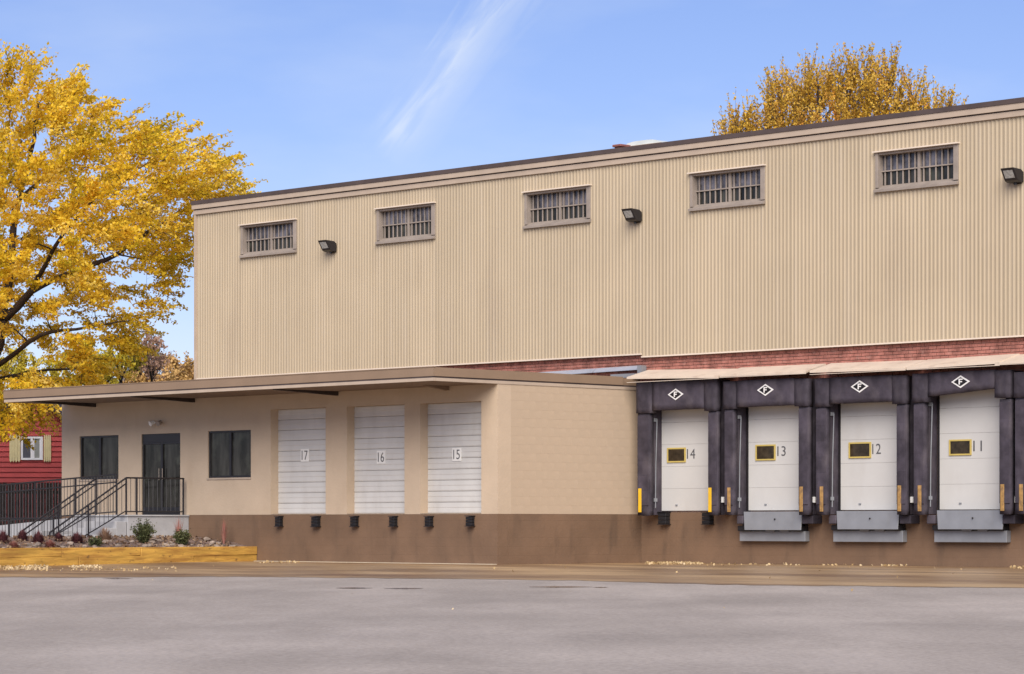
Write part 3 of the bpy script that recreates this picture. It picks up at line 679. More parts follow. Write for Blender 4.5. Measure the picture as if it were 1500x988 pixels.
for i, (p0, p1, y0, y1) in enumerate([(399, 411, 756, 772), (452, 466, 756, 772.5), (509, 522, 756, 772), (566, 579, 756, 772), (618, 631.5, 756, 772), (678, 692, 755.5, 771.5)]):
    bumper(p0, p1, y0, y1, YF, 'black rubber bumper under the %s side of the %s' % (('left', 'right')[i % 2], ('roll-up door nearest the entrance', 'middle roll-up door', 'roll-up door nearest the corner')[i // 2]), .15)
# windows and entrance door
def leafwin(name, x0, x1, z0, z1, nleaf, y=.03, midrail=None, label=None):
    e = .05; f = MB()
    f.box(x0, x0 + e, y, y + .08, z0, z1); f.box(x1 - e, x1, y, y + .08, z0, z1); f.box(x0 + e, x1 - e, y, y + .08, z1 - e, z1); f.box(x0 + e, x1 - e, y, y + .08, z0, z0 + e)
    o = f.build(name, M['blackmetal'], an, .004); tag(o, label)
    xm = (x0 + x1) / 2; MB().box(xm - .04, xm + .04, y + .005, y + .075, z0 + e, z1 - e).build('mullion', M['blackmetal'], o)
    for a, c in ((x0 + e, xm - .04), (xm + .04, x1 - e)): MB().box(a, c, y + .04, y + .055, z0 + e, z1 - e).build('pane', M['glass'], o)
    return o
M['trimpale'] = mat('pale_reveal', (.52, .42, .32), .7, .05, 3)
for i, (x0, x1, z0, z1) in enumerate(wdw):
    o = leafwin('window', x0, x1, z0, z1, 2, label=('dark window left of the entrance' if i == 0 else 'dark window right of the entrance'))
    B('sill', M['trim'], o, x0 - .02, x1 + .02, -.025, .029, z0 - .045, z0 - .001)
o = leafwin('entrance_door', dx0, dx1, ZA + .005, dz1 - .22, 2, label='dark glazed double entrance door')
f = MB(); f.box(dx0, dx1, .028, .11, dz1 - .219, dz1); f.build('transom_panel', M['blackmetal'], o)
xm = (dx0 + dx1) / 2
for s in (-.07, .07): MB().tube([(xm + s, .0, 2.05), (xm + s, .0, 2.35)], .010, 6).build('handle', M['taupe'], o)
for q0, q1 in ((dx0 + .05, xm - .041), (xm + .041, dx1 - .05)): B('kick_rail', M['blackmetal'], o, q0, q1, .03, .075, ZA + .056, ZA + .2)
# twin security lamp above the door
x, z = L(232, 619.5, YF - .05)
sl_ = empty('wall_lamp', 'small twin-headed white lamp above the entrance door', 'wall lamp', loc=(x, YF, z))
B('base', M['sign'], sl_, -.05, .05, -.05, -.002, -.05, .05, .01)
for s, mm in ((-.15, 'sign'), (.13, 'black')):
    MB().tube([(s * .4, -.05, 0), (s, -.1, .0)], .014, 6).build('arm', M['sign'], sl_)
    MB().tube([(s, -.07, .02), (s * 1.15, -.19, -.03)], [.045, .07], 10).build('lamp_head', M['sign' if s < 0 else 'taupe'], sl_)
# pale flashing sheet on the annex roof against the brick
x0 = LX(775, -.06); x1 = LX(938, -.06)
fl = empty('flashing_sheet', 'pale blue-grey metal flashing lying along the brick above the annex roof', 'flashing', loc=(0, 0, 0))
zA_, zB_ = L(785, 546, -.06)[1], L(936, 535.5, -.06)[1]
for q0, q1 in ((x0, LX(872, -.06)), (LX(873, -.06), x1)):
    t0_ = (q0 - x0) / (x1 - x0); t1_ = (q1 - x0) / (x1 - x0); za = zA_ + (zB_ - zA_) * t0_; zb3 = zA_ + (zB_ - zA_) * t1_
    MB().add([(q0, -.04, za), (q1, -.04, zb3), (q1, -.16, zb3 - .09), (q0, -.16, za - .09), (q0, -.04, za - .02), (q1, -.04, zb3 - .02), (q1, -.16, zb3 - .11), (q0, -.16, za - .11)], [(0,1,2,3), (7,6,5,4), (0,4,5,1), (1,5,6,2), (2,6,7,3), (3,7,4,0)]).build('sheet', M['paleblue'], fl)
B('box_end', M['steel'], fl, x1 - .75, x1 + .02, -.30, -.17, zf1 + .0, zB_ - .2)
B('downpipe_head', M['steel'], fl, x1 + .03, x1 + .16, -.2, -.02, zf1 + .02, zB_ - .01)

# ------------------------------------------------------------------ landing, steps, ramp, railings
XLND = LX(277, YF)                    # right edge of the landing
YLF = SY(187, XLND)                   # its front edge
XST = XLND - 1.35                     # left edge of the steps
ns = 7; rise = ZA / ns; tread = .33
XRAMP = XST - 16
st = empty('entrance_steps', 'pale concrete landing and steps in front of the entrance door', 'steps', loc=(XLND, YF, 0))
def stb(name, x0, x1, y0, y1, z0, z1): return B(name, M['concrete'], st, x0 - XLND, x1 - XLND, y0 - YF, y1 - YF, z0, z1, .01)
stb('landing', XST - .9, XLND, YLF, YF - .006, -.2, ZA - .045)
stb('landing_slab', XST - .9, XLND + .03, YLF - .03, YF - .006, ZA - .044, ZA)
for i in range(1, ns):
    stb('step', XST, XLND, YLF - .03 - tread * i, YLF - .001 - tread * (i - 1) - (.03 if i > 1 else .03), gz(YLF) - .2, ZA - rise * i)
rp = empty('ramp', 'pale concrete wheelchair ramp running left from the landing', 'ramp', loc=(XST - .9, YF, 0))
x_ = XST - .902 - (XST - .9)
MB().prism([(0, -1.3, -.2), (0, -1.3, ZA - .01), (-16, -1.3, ZA - 1.0), (-16, -1.3, -.2)], (0, 1.28, 0)).build('upper_run', M['concrete'], rp)
MB().prism([(-.4, -2.9, -.2), (-.4, -2.9, .10), (-16, -2.9, .62), (-16, -2.9, -.2)], (0, 1.45, 0)).build('lower_run', M['concrete'], rp)
B('ramp_end_wall', M['concrete'], rp, -.1, .0, -2.9, -1.301, -.2, .75)
def railing(name, label, pts, zt, zbot, posts, group=None, mid=None, gap=.13, root=None, cap=True, hand=None):
    # pts: two local points (x,y) ends; zt/zbot functions of t
    (xa, ya), (xb2, yb2) = pts; ln = math.hypot(xb2 - xa, yb2 - ya)
    o = empty(name, label, 'railing', group, loc=(xa, ya, 0))
    P_ = lambda t, z: (( xb2 - xa) * t, (yb2 - ya) * t, z)
    MB().tube([P_(0, zt(0)), P_(1, zt(1))], .022, 8).build('top_rail', M['blackmetal'], o)
    MB().tube([P_(0, zbot(0)), P_(1, zbot(1))], .016, 6).build('bottom_rail', M['blackmetal'], o)
    if hand: MB().tube([P_(hand[0], zt(hand[0]) - hand[2]), P_(hand[1], zt(hand[1]) - hand[2])], .018, 8).build('hand_rail', M['blackmetal'], o)
    n = int(ln / gap)
    for i in range(1, n):
        t = i / n; MB().tube([P_(t, zbot(t)), P_(t, zt(t))], .0095, 4, False).build('picket', M['blackmetal'], o)
    for t in posts: MB().tube([P_(t, zbot(t) - .1), P_(t, zt(t) + .005)], .026, 6).build('post', M['blackmetal'], o)
    return o
G0 = 'black railings round the steps and ramp'
HR = L(230, 699.5, YF)[1] - ZA; HR = .92
railing('landing_railing', 'short black railing on the right side of the landing before the entrance door', [(XLND - .06, YF - .12), (XLND - .06, YLF)], lambda t: ZA + HR, lambda t: ZA + .08, (0.01, .82, 1), G0)
nx = tread * ns
railing('stair_railing', 'black sloping railing down the right side of the steps', [(XLND - .06, YLF), (XLND - .06, YLF - nx)], lambda t: ZA + HR - t * (ZA + .2), lambda t: ZA + .1 - t * ZA * .98, (.5, 1), G0, hand=(0, 1, .14))
railing('stair_railing', 'black sloping railing down the left side of the steps', [(XST + .05, YLF), (XST + .05, YLF - nx)], lambda t: ZA + HR - t * (ZA + .2), lambda t: ZA + .1 - t * ZA * .98, (0, .5, 1), G0, hand=(0, 1, .14))
railing('ramp_railing', 'black picket railing along the upper ramp before the window and the red house', [(XST + .02, YF - 1.28), (XST - 14, YF - 1.28)], lambda t: ZA + 1.03 - t * .62, lambda t: ZA + .08 - t * .62, [i / 8 for i in range(9)], G0, hand=(0, 1, .2))
railing('ramp_railing', 'low black picket railing along the nearer lower ramp behind the planter', [(XST - .5, YF - 2.85), (XST - 12, YF - 2.85)], lambda t: 1.06 + t * .05, lambda t: .15 + t * .3, [i / 6 for i in range(7)], G0)

# ------------------------------------------------------------------ planter
XP = LX(378, YF) - .03
YPE = SY(-60, XP)
pl = empty('planter_box', 'long raised bed edged with two courses of orange-yellow timber', 'planter', loc=(XP, YF, 0))
th = .19; zt0 = [S(378, 797, XP)[1], S(0, 806.5, XP)[1]]
print('PLANTER', XP, YPE, zt0, S(378, 824, XP)[1], S(0, 833, XP)[1])
def zg(y): return gz(y)
cuts = {0: [-.01, -2.0, -5.4, -8.9], 1: [-.01, -3.6, -5.9, -9.0]}
for course in (0, 1):
    cs = cuts[course]
    for i in range(3):
        y0, y1 = cs[i], cs[i+1]
        z0 = -.04 + (.0 if course == 0 else .215); z1 = z0 + (.212 if course == 0 else .195)
        dzz = rb.uniform(-.006, .006); out = rb.uniform(0, .018)
        sl0 = (gz(YF + y1) - gz(YF)) * 1
        b = MB(); b.add([(-.15, y0, z0), (out, y0, z0), (out, y0, z1 + dzz), (-.15, y0, z1 + dzz), (-.15, y1 + .004, z0 - .06), (out, y1 + .004, z0 - .06), (out, y1 + .004, z1 + dzz - (.0 if course else 0)), (-.15, y1 + .004, z1 + dzz)], [(0,1,2,3), (7,6,5,4), (0,4,5,1), (1,5,6,2), (2,6,7,3), (3,7,4,0)])
        b.build('timber', M['timber'], pl, .012)
W_ = XP - XLND - .05
# fill
me = bpy.data.meshes.new('planter_fill'); bm = bmesh.new(); nx_, ny_ = 14, 44
rg = random.Random(5); grid = []
for j in range(ny_ + 1):
    row = []
    for i in range(nx_ + 1):
        u_ = i / nx_; yy = -.01 - 9 * j / ny_; xx = -.14 - u_ * (W_ + 1.0)
        z = .33 + .26 * math.sin(min(u_ * 1.5, 1) * math.pi / 2) + rg.uniform(-.02, .02) - .00 * j
        row.append(bm.verts.new((xx, yy, z)))
    grid.append(row)
for j in range(ny_):
    for i in range(nx_): bm.faces.new((grid[j][i], grid[j][i+1], grid[j+1][i+1], grid[j+1][i]))
bmesh.ops.recalc_face_normals(bm, faces=bm.faces); bm.to_mesh(me); bm.free(); me.materials.append(M['mulch'])
fo = bpy.data.objects.new('mulch_bed', me); COL.objects.link(fo); fo.parent = pl; tag(fo, kind='stuff')
def bedz(x, y): u_ = (-.14 - x) / (W_ + 1.0); return .33 + .26 * math.sin(min(max(u_, 0) * 1.5, 1) * math.pi / 2)
# stones
def stone_mesh(seed):
    r = random.Random(seed); bm = bmesh.new(); bmesh.ops.create_icosphere(bm, subdivisions=2, radius=1)
    fx = [r.uniform(.8, 1.3), r.uniform(.6, 1), r.uniform(.4, .65)]
    ks_ = [(Vector((r.uniform(-1,1), r.uniform(-1,1), r.uniform(-1,1))).normalized(), r.uniform(.5, .85)) for _ in range(6)]
    for v in bm.verts:
        for k_, d_ in ks_:
            q = v.co.dot(k_)
            if q > d_: v.co -= k_ * (q - d_) * .9
        v.co = Vector((v.co.x * fx[0], v.co.y * fx[1], v.co.z * fx[2]))
    me = bpy.data.meshes.new('stone'); bm.to_mesh(me); bm.free(); me.materials.append(M['stone']); return me
sm = [stone_mesh(i) for i in range(5)]
rs = random.Random(11)
for i in range(70):
    x = -.25 - abs(rs.gauss(0, .8)) % (W_ - .2); y = -.4 - rs.random() * 8.2; s = rs.uniform(.05, .12)
    if i < 14: y = -.3 - rs.random() * 2.4; x = -.2 - rs.random() * 1.4; s = rs.uniform(.08, .15)
    o = bpy.data.objects.new('stone', sm[i % 5]); COL.objects.link(o); o.parent = pl
    o.location = (x, y, bedz(x, y) + s * .12); o.scale = (s, s, s); o.rotation_euler = (rs.uniform(-.3, .3), rs.uniform(-.3, .3), rs.uniform(0, 6))

# ------------------------------------------------------------------ leaf-quad builder
def leafmesh(name, centers, normals_rand, size, m, parent=None, elong=1.7, seed=0, tintc=None, kind='stuff', dirs=None, mod=.5):
    rgn = np.random.default_rng(seed); n = len(centers)
    c = np.asarray(centers, float)
    a = rgn.normal(size=(n, 3)) if dirs is None else np.asarray(dirs) + rgn.normal(size=(n, 3)) * mod
    a /= np.linalg.norm(a, axis=1)[:, None]
    t = rgn.normal(size=(n, 3)); bvec = np.cross(a, t); bvec /= np.linalg.norm(bvec, axis=1)[:, None]
    s = (size * rgn.uniform(.65, 1.3, n))[:, None]
    nrm = np.cross(a, bvec)
    v = np.empty((n, 4, 3))
    v[:, 0] = c - a * s * elong * .5; v[:, 1] = c + bvec * s * .5 + nrm * s * .12; v[:, 2] = c + a * s * elong * .5; v[:, 3] = c - bvec * s * .5 + nrm * s * .12
    me = bpy.data.meshes.new(name); me.vertices.add(n * 4); me.vertices.foreach_set('co', v.ravel().astype('f'))
    me.loops.add(n * 4); me.loops.foreach_set('vertex_index', np.arange(n * 4, dtype='i')); me.polygons.add(n); me.polygons.foreach_set('loop_start', np.arange(0, n * 4, 4, dtype='i'))
    me.update(); me.validate()
    tint = (rgn.normal(.5, .16, n) if tintc is None else np.asarray(tintc) + rgn.normal(0, .1, n)).clip(0, 1)
    at = me.attributes.new('tint', 'FLOAT', 'POINT'); at.data.foreach_set('value', np.repeat(tint, 4).astype('f'))
    me.materials.append(m)
    o = bpy.data.objects.new(name, me); COL.objects.link(o)
    if parent: o.parent = parent
    if kind: o['kind'] = kind
    return o

# ------------------------------------------------------------------ plants in the bed
def plant_at(px, pyb, xoff):           # base point on the bed, on the plane x = XP + xoff
    y, z = S(px, pyb, XP + xoff); return (XP + xoff, y, bedz(xoff, y - YF) - .02)
def grass_ball(px, pyb, wpx, hpx, xoff, m, label, upright=0, n=750, cat='grass clump', name='grass_clump', group='tufts of ornamental grass in the planter'):
    x, y, z = plant_at(px, pyb, xoff); s = 63.0; w = wpx / s / 2 * (1.2 if not upright else 1); h = hpx / s * (.82 if not upright else 1)
    root = toW(x, y, z); rg_ = random.Random(int(px)); b = MB(); tints = []
    for i in range(n):
        a = rg_.random() * 6.283; ph_ = math.asin(rg_.uniform(.02, 1)) if not upright else rg_.uniform(1.0, 1.57); e = math.cos(ph_); k9 = rg_.uniform(.75, 1.05)
        d = Vector((math.cos(a) * e * w * k9 * (2 if upright else 1), math.sin(a) * e * w * k9 * (2 if upright else 1), h * math.sin(ph_) * k9 * (rg_.uniform(.4, 1) if upright else 1)))
        r0 = Vector((math.cos(a) * e * w * .25, math.sin(a) * e * w * .25, 0)); side = Vector((-math.sin(a), math.cos(a), 0)) * .006
        mid = r0 + (d - r0) * .55 + Vector((0, 0, h * .12))
        k_ = len(b.v); b.v += [tuple(r0 - side), tuple(r0 + side), tuple(mid + side * .8), tuple(mid - side * .8), tuple(d)]
        b.f += [(k_, k_+1, k_+2, k_+3), (k_+3, k_+2, k_+4)]; tints += [rg_.gauss(.5, .22)] * 5
    me = bpy.data.meshes.new(name); me.from_pydata(b.v, [], b.f); at = me.attributes.new('tint', 'FLOAT', 'POINT'); at.data.foreach_set('value', [min(1, max(0, t)) for t in tints]); me.materials.append(m)
    o = bpy.data.objects.new(name, me); COL.objects.link(o); o.location = root; tag(o, label, cat, group)
grass_ball(4, 797, 22, 27, -1.2, M['grass_m'], 'dark maroon grass clump at the left edge of the picture')
grass_ball(33, 791, 22, 24, -1.5, M['grass_m'], 'round maroon grass clump, second from the left edge')
grass_ball(56, 795, 24, 26, -1.1, M['grass_m'], 'darkest maroon grass clump, below the foot of the stair railing')
grass_ball(86, 790, 17, 18, -1.5, M['grass_m'], 'small maroon grass clump between two larger ones')
grass_ball(113, 793, 26, 24, -1.1, M['grass_m'], 'widest maroon grass clump, right of the small one, below the steps')
grass_ball(73, 804, 20, 16, -.5, M['grass_r'], 'low reddish grass clump near the timber edge below the steps')
grass_ball(20, 806, 20, 14, -.5, M['grass_r'], 'low reddish grass clump near the timber edge at far left')
grass_ball(154, 792, 34, 32, -1.4, M['grass_b'], 'loose tan brown grass clump at the foot of the steps', n=300)
grass_ball(328, 797, 20, 48, -.8, M['grass_r'], 'tall thin russet grass standing alone before the brown wall', upright=1, n=70)
grass_ball(262, 790, 28, 44, -1.5, M['grass_r'], 'wispy pinkish grass behind the small green bush', upright=1, n=70)
def bush(px, pyb, wpx, hpx, xoff, label, n=2600):
    x, y, z = plant_at(px, pyb, xoff); s = 63.0; w = wpx / s / 2; h = hpx / s; root = toW(x, y, z)
    o = empty('shrub', label, 'shrub', 'green shrubs in the planter', loc=tuple(root), local=False); rg_ = np.random.default_rng(int(px))
    b = MB(); cs = []; 
    for i in range(26):
        a = rg_.random() * 6.283; e = rg_.random() ** .5; tip = Vector((math.cos(a) * w * e, math.sin(a) * w * e, h * (1 - .35 * e * e) * rg_.uniform(.7, 1.05)))
        b.tube([(0, 0, 0), tuple(tip * .5 + Vector((0, 0, h * .06))), tuple(tip)], [.010, .006, .003], 4, False)
        t = rg_.uniform(.2, 1.05, n // 26)[:, None]; cs.append(np.array(tip)[None] * t + rg_.normal(0, .035, (n // 26, 3)))
    b.build('stems', M['bark'], o); c_ = np.concatenate(cs); c_[:, 2] = np.maximum(c_[:, 2], .02)
    leafmesh('foliage', c_, 0, .028, M['bushgreen'], o, seed=int(px), kind='stuff')
bush(210, 799, 36, 38, -1.0, 'rounded grey-green shrub in front of the pale landing')
bush(267, 799, 26, 26, -.7, 'smaller dark green shrub near the right end of the landing', 1700)
bush(140, 797, 20, 14, -.6, 'tiny low shrub beside the tan grass clump', 700)

# fallen leaves
rgn = np.random.default_rng(4)
def scatter(name, polys, n, size):
    pts_ = []
    for (p0, p1, ya, yb_, k) in polys:
        for i in range(k):
            px = rgn.uniform(p0, p1); py = rgn.uniform(ya, yb_); g = G(px, py); w_ = toW(g[0], g[1], g[2] + .012 + rgn.random() * .03); pts_.append(tuple(w_))
    return leafmesh(name, pts_, 0, size, M['leaf_f'], None, seed=3, kind='stuff', elong=1.4)
tag(scatter('fallen_leaves', [(0, 70, 830, 836, 420), (105, 150, 830.5, 834, 160), (60, 260, 832, 838, 90), (945, 1030, 825.6, 827.6, 420), (1030, 1290, 826.5, 829.5, 110), (1290, 1335, 828.6, 830.5, 110), (1480, 1500, 831, 834, 70), (376, 440, 824.3, 825.8, 60), (300, 1500, 830, 850, 16), (0, 1500, 848, 900, 5)], 0, .042), 'pale fallen leaves drifted along the wall foot and the planter', 'fallen leaves')
c_ = []
for i in range(1500):
    x = -.2 - rs.random() * W_; y = -.2 - rs.random() * 8.6; p = toW(XP + x, YF + y, bedz(x, y) + .02 + rs.random() * .03); c_.append(tuple(p))
tag(leafmesh('leaf_litter', c_, 0, .055, M['litter'], None, seed=8, elong=1.3), 'tan dead leaves and bark chips scattered over the planter bed', 'leaf litter')

kb = MB().box(XP + .05, AX - .02, -.16, -.006, -.05, .022).build('kerb_strip', M['concrete_warm'], None, .004); kb.location = toW(0, YF, 0); kb.rotation_euler = (0, 0, ANG); tag(kb, kind='structure')
# puddle-like dark marks on the asphalt
def mark(px0, px1, py, label, hpx=1.1):
    n = 12; top = []; bot = []
    for i in range(n + 1):
        t = i / n; px = px0 + (px1 - px0) * t; h = hpx * math.sin(math.pi * min(max(t, .03), .97)) * rr.uniform(.5, 1)
        g = G(px, py - h); top.append((g[0], g[1])); g = G(px, py + h); bot.append((g[0], g[1]))
    o = sheet('asphalt_crack', top + bot[::-1], .004, M['patch']); tag(o, kind='structure')
mark(492, 546, 862, ''); mark(562, 620, 862.7, ''); mark(775, 868, 860.3, '', 1.3); mark(868, 892, 861, '', .7); mark(150, 195, 848.2, '', .7)

# ------------------------------------------------------------------ trees
def make_tree(name, label, base, limbs, clumps, leaf_m, nleaf, size, spray, seed, trunk_r=.25, dirfun=None, group=None, cat='tree', twigs=3, thick=.4, length=1.0, mod=.8, dens=None):
    """base: world foot; limbs: polylines of world points with end radii; clumps: world points each fed by a twig from the nearest wood"""
    o = empty(name, label, cat, group, loc=tuple(base), local=False); base = Vector(base); rg_ = random.Random(seed); limbs = [(p_, a_ * .78, b_ * .7) for p_, a_, b_ in limbs]; rgn_ = np.random.default_rng(seed)
    b = MB(); wood = []
    for pts_, r0, r1 in limbs:
        pts_ = [Vector(p) - base for p in pts_]; fine = []
        for i in range(len(pts_) - 1):
            for k in range(4): fine.append(pts_[i].lerp(pts_[i+1], k / 4) + (Vector([rg_.uniform(-1, 1) for _ in range(3)]) * r0 * .35 if (i or k) else Vector()))
        fine.append(pts_[-1]); n = len(fine); rr_ = [r0 + (r1 - r0) * i / (n - 1) for i in range(n)]
        b.tube(fine, rr_, 8); wood += [(p, r) for p, r in zip(fine, rr_)]
    trunk = b.build('trunk', M['bark'], o, smooth=True)
    wp = np.array([tuple(p) for p, r in wood]); wr = np.array([r for p, r in wood])
    br = MB(); cen = []; dr = []; tint = []
    cl = [Vector(c) - base for c in clumps]
    root_c = wp.mean(0)
    dist = [np.min(np.linalg.norm(wp - np.array(c), axis=1)) for c in cl]
    order = np.argsort(dist)
    per = max(8, nleaf // len(cl))
    for idx in order:
        c = cl[idx]; ca = np.array(c); d = np.linalg.norm(wp - ca, axis=1) + np.maximum(0, wp[:, 2] - ca[2] + .1) * .8
        j = int(np.argmin(d)); p0 = Vector(wp[j]); r0 = min(wr[j] * .6, .015 + .018 * (c - p0).length)
        mid = p0.lerp(c, .5) + Vector((rg_.uniform(-.1, .1), rg_.uniform(-.1, .1), rg_.uniform(-.02, .16))) * (c - p0).length
        q1 = p0.lerp(mid, .5); q2 = mid.lerp(c, .5)
        pp = [p0, q1, mid, q2, c]; rr_ = [r0, r0 * .85, r0 * .7, r0 * .55, max(.006, r0 * .4)]
        br.tube(pp, rr_, 5, False)
        wp = np.vstack([wp, [tuple(mid), tuple(q2), tuple(c)]]); wr = np.append(wr, rr_[2:])
        dv = dirfun(c, rg_) if dirfun else (c - p0).normalized()
        ct = rg_.gauss(.5, .16)
        for k in range(twigs):
            tv = (dv + Vector([rg_.gauss(0, 1) for _ in range(3)]) * mod * .55).normalized(); ln = length * rg_.uniform(.6, 1.2)
            e = c + tv * ln; br.tube([c, c.lerp(e, .5) + Vector((0, 0, .03)), e], [.009, .006, .003], 3, False)
            n = per // twigs; t = rgn_.uniform(0, 1.05, n)[:, None]
            cen.append(np.array(c)[None] + np.array(tv)[None] * ln * t + rgn_.normal(0, 1, (n, 3)) * np.array([1, 1, .6]) * spray * (1.1 - .6 * t)); dr.append(np.repeat(np.array(tv)[None], n, 0)); tint.append(np.full(n, ct + rg_.gauss(0, .06)))
    br.build('branches', M['bark'], o)
    leafmesh('crown', np.concatenate(cen), 0, size, leaf_m, o, seed=seed, dirs=np.concatenate(dr), mod=1.0, tintc=np.concatenate(tint), kind='stuff')
    return o
def inpoly(x, y, poly):
    r = False; j = len(poly) - 1
    for i in range(len(poly)):
        if (poly[i][1] > y) != (poly[j][1] > y) and x < (poly[j][0] - poly[i][0]) * (y - poly[i][1]) / (poly[j][1] - poly[i][1]) + poly[i][0]: r = not r
        j = i
    return r
# crown volumes: an outline in the vertical plane through the trunk, given depth by how far inside a point lies
def crown_points(poly, Yc, depth, n, seed, margin=0, drop=0):
    rg_ = random.Random(seed); xs = [p[0] for p in poly]; ys = [p[1] for p in poly]; out = []
    cxp = sum(xs) / len(xs); cyp = sum(ys) / len(ys)
    guard = 0
    while len(out) < n and guard < n * 60:
        guard += 1
        x, y = rg_.uniform(min(xs), max(xs)), rg_.uniform(min(ys), max(ys))
        if not inpoly(x, y, poly): continue
        # thickness from the distance to the outline
        dm = min(math.hypot(x - (a[0] + (b_[0] - a[0]) * t), y - (a[1] + (b_[1] - a[1]) * t)) for a, b_ in zip(poly, poly[1:] + poly[:1]) for t in (0, .25, .5, .75))
        if dm < margin: continue
        half = depth * min(1, math.sqrt(dm / 120.0) + .08)
        dY = rg_.uniform(-1, 1) * half
        out.append(atY(x, y + drop, Yc).xyz + Vector((0, dY, 0)) - Vector((0, 0, 0)))
    return out
YT = 90.0
polyT = [(-380, 420), (-360, 260), (-280, 140), (-160, 85), (-60, 78), (20, 90), (66, 80), (100, 98), (128, 122), (170, 150), (215, 158), (262, 178), (305, 190), (335, 218), (348, 262), (335, 290), (298, 300), (272, 335), (262, 375), (262, 405), (225, 430), (232, 465), (200, 480), (180, 500), (160, 540), (130, 572), (80, 590), (30, 625), (0, 635), (-60, 610), (-160, 600), (-280, 560)]
cl_in = [p for p in crown_points(polyT, YT, 6.0, 1500, 21, 16, 14)]
# keep gaps: drop clumps in a few random pockets
gaps = [atY(110, 470, YT), atY(190, 425, YT), atY(215, 300, YT), atY(20, 520, YT), atY(150, 205, YT), atY(240, 395, YT), atY(70, 500, YT), atY(285, 245, YT)]
cl_in = [p for p in cl_in if all(math.hypot(p.x - g.x, p.z - g.z) > .42 + .2 * math.sin(i * 2.3) for i, g in enumerate(gaps))]
base = atY(-25, 0, YT); base.z = -.05
limbs = [([base, atY(-22, 640, YT), atY(-10, 540, YT), atY(5, 470, YT)], .34, .24),
         ([atY(5, 470, YT), atY(45, 425, YT - .6), atY(105, 400, YT - 1), atY(170, 375, YT - 1.2), atY(235, 330, YT - 1), atY(300, 285, YT)], .17, .03),
         ([atY(5, 470, YT), atY(15, 380, YT), atY(30, 290, YT + .5), atY(50, 200, YT), atY(58, 120, YT)], .2, .03),
         ([atY(30, 290, YT + .5), atY(95, 235, YT + 1), atY(150, 175, YT + 1)], .09, .02),
         ([atY(5, 470, YT), atY(-60, 400, YT - 1), atY(-140, 320, YT - 2), atY(-230, 250, YT - 2)], .2, .04),
         ([atY(5, 470, YT), atY(-40, 380, YT + 2), atY(-70, 250, YT + 3), atY(-60, 140, YT + 3)], .18, .03),
         ([atY(-10, 540, YT), atY(60, 490, YT - 2), atY(130, 480, YT - 3), atY(190, 470, YT - 3)], .11, .02),
         ([atY(-15, 560, YT), atY(40, 545, YT + 1), atY(100, 540, YT + 1.5), atY(140, 545, YT + 1)], .09, .02),
         ([atY(-10, 540, YT), atY(-100, 470, YT - 1), atY(-220, 430, YT - 1)], .12, .03),
         ([atY(45, 425, YT - .6), atY(90, 345, YT - 2.5), atY(140, 290, YT - 3), atY(215, 240, YT - 2.5)], .10, .02)]
cxT = atY(-20, 430, YT) - base
def dirT(c, r):
    v = Vector((c.x - cxT.x, (c.y - cxT.y), (c.z - cxT.z) * .38)); v.normalize(); v.z += r.uniform(-.12, .10); return v
make_tree('yellow_tree', 'large spreading bright yellow autumn tree left of the warehouse', base, limbs, cl_in, M['leaf_y'], 210000, .070, .12, 31, dirfun=dirT, twigs=3, length=1.0, mod=.42)
# tree behind the warehouse on the right
Y2 = 112.0
polyR = [(1052, 165), (1056, 150), (1075, 142), (1095, 150), (1110, 178), (1112, 150), (1122, 112), (1140, 98), (1165, 92), (1195, 80), (1215, 90), (1240, 82), (1262, 76), (1292, 76), (1312, 82), (1310, 108), (1325, 116), (1345, 106), (1365, 120), (1390, 128), (1398, 145), (1394, 200), (1370, 300), (1300, 400), (1200, 420), (1120, 380), (1070, 260), (1058, 200)]
polyR_top = [p for p in polyR if p[1] < 210] + [(1300, 215), (1120, 225)]
polyR_top = [(1052, 165), (1056, 150), (1075, 142), (1095, 150), (1110, 178), (1112, 150), (1122, 112), (1140, 98), (1165, 92), (1195, 80), (1215, 90), (1240, 82), (1262, 76), (1292, 76), (1312, 82), (1310, 108), (1325, 116), (1345, 106), (1365, 120), (1390, 128), (1398, 145), (1394, 200), (1060, 230)]
cl2 = crown_points(polyR, Y2, 4.0, 230, 22, 4, 48) + crown_points(polyR_top, Y2, 3.8, 330, 23, 0, 46)
base2 = atY(1235, 0, Y2); base2.z = -.05
limbs2 = [([base2, atY(1233, 600, Y2), atY(1230, 460, Y2)], .33, .24)] + [([atY(1230, 460, Y2), atY(1230 + (q - 1230) * .5, 330, Y2 + dq * .5), atY(q, 200, Y2 + dq), atY(q + (q - 1230) * .12, yq, Y2 + dq)], .16, .03) for q, dq, yq in ((1090, 0, 170), (1150, 1.5, 120), (1200, -1, 100), (1240, 1, 95), (1285, -1, 95), (1340, .5, 130), (1375, -1, 150))]
def dir2(c, r): return Vector((r.gauss(0, .22), r.gauss(0, .22), 1)).normalized()
make_tree('golden_tree', 'golden brown tree rising behind the warehouse roof on the right', base2, limbs2, cl2, M['leaf_g'], 72000, .066, .055, 41, dirfun=dir2, twigs=5, length=1.5, mod=.25)
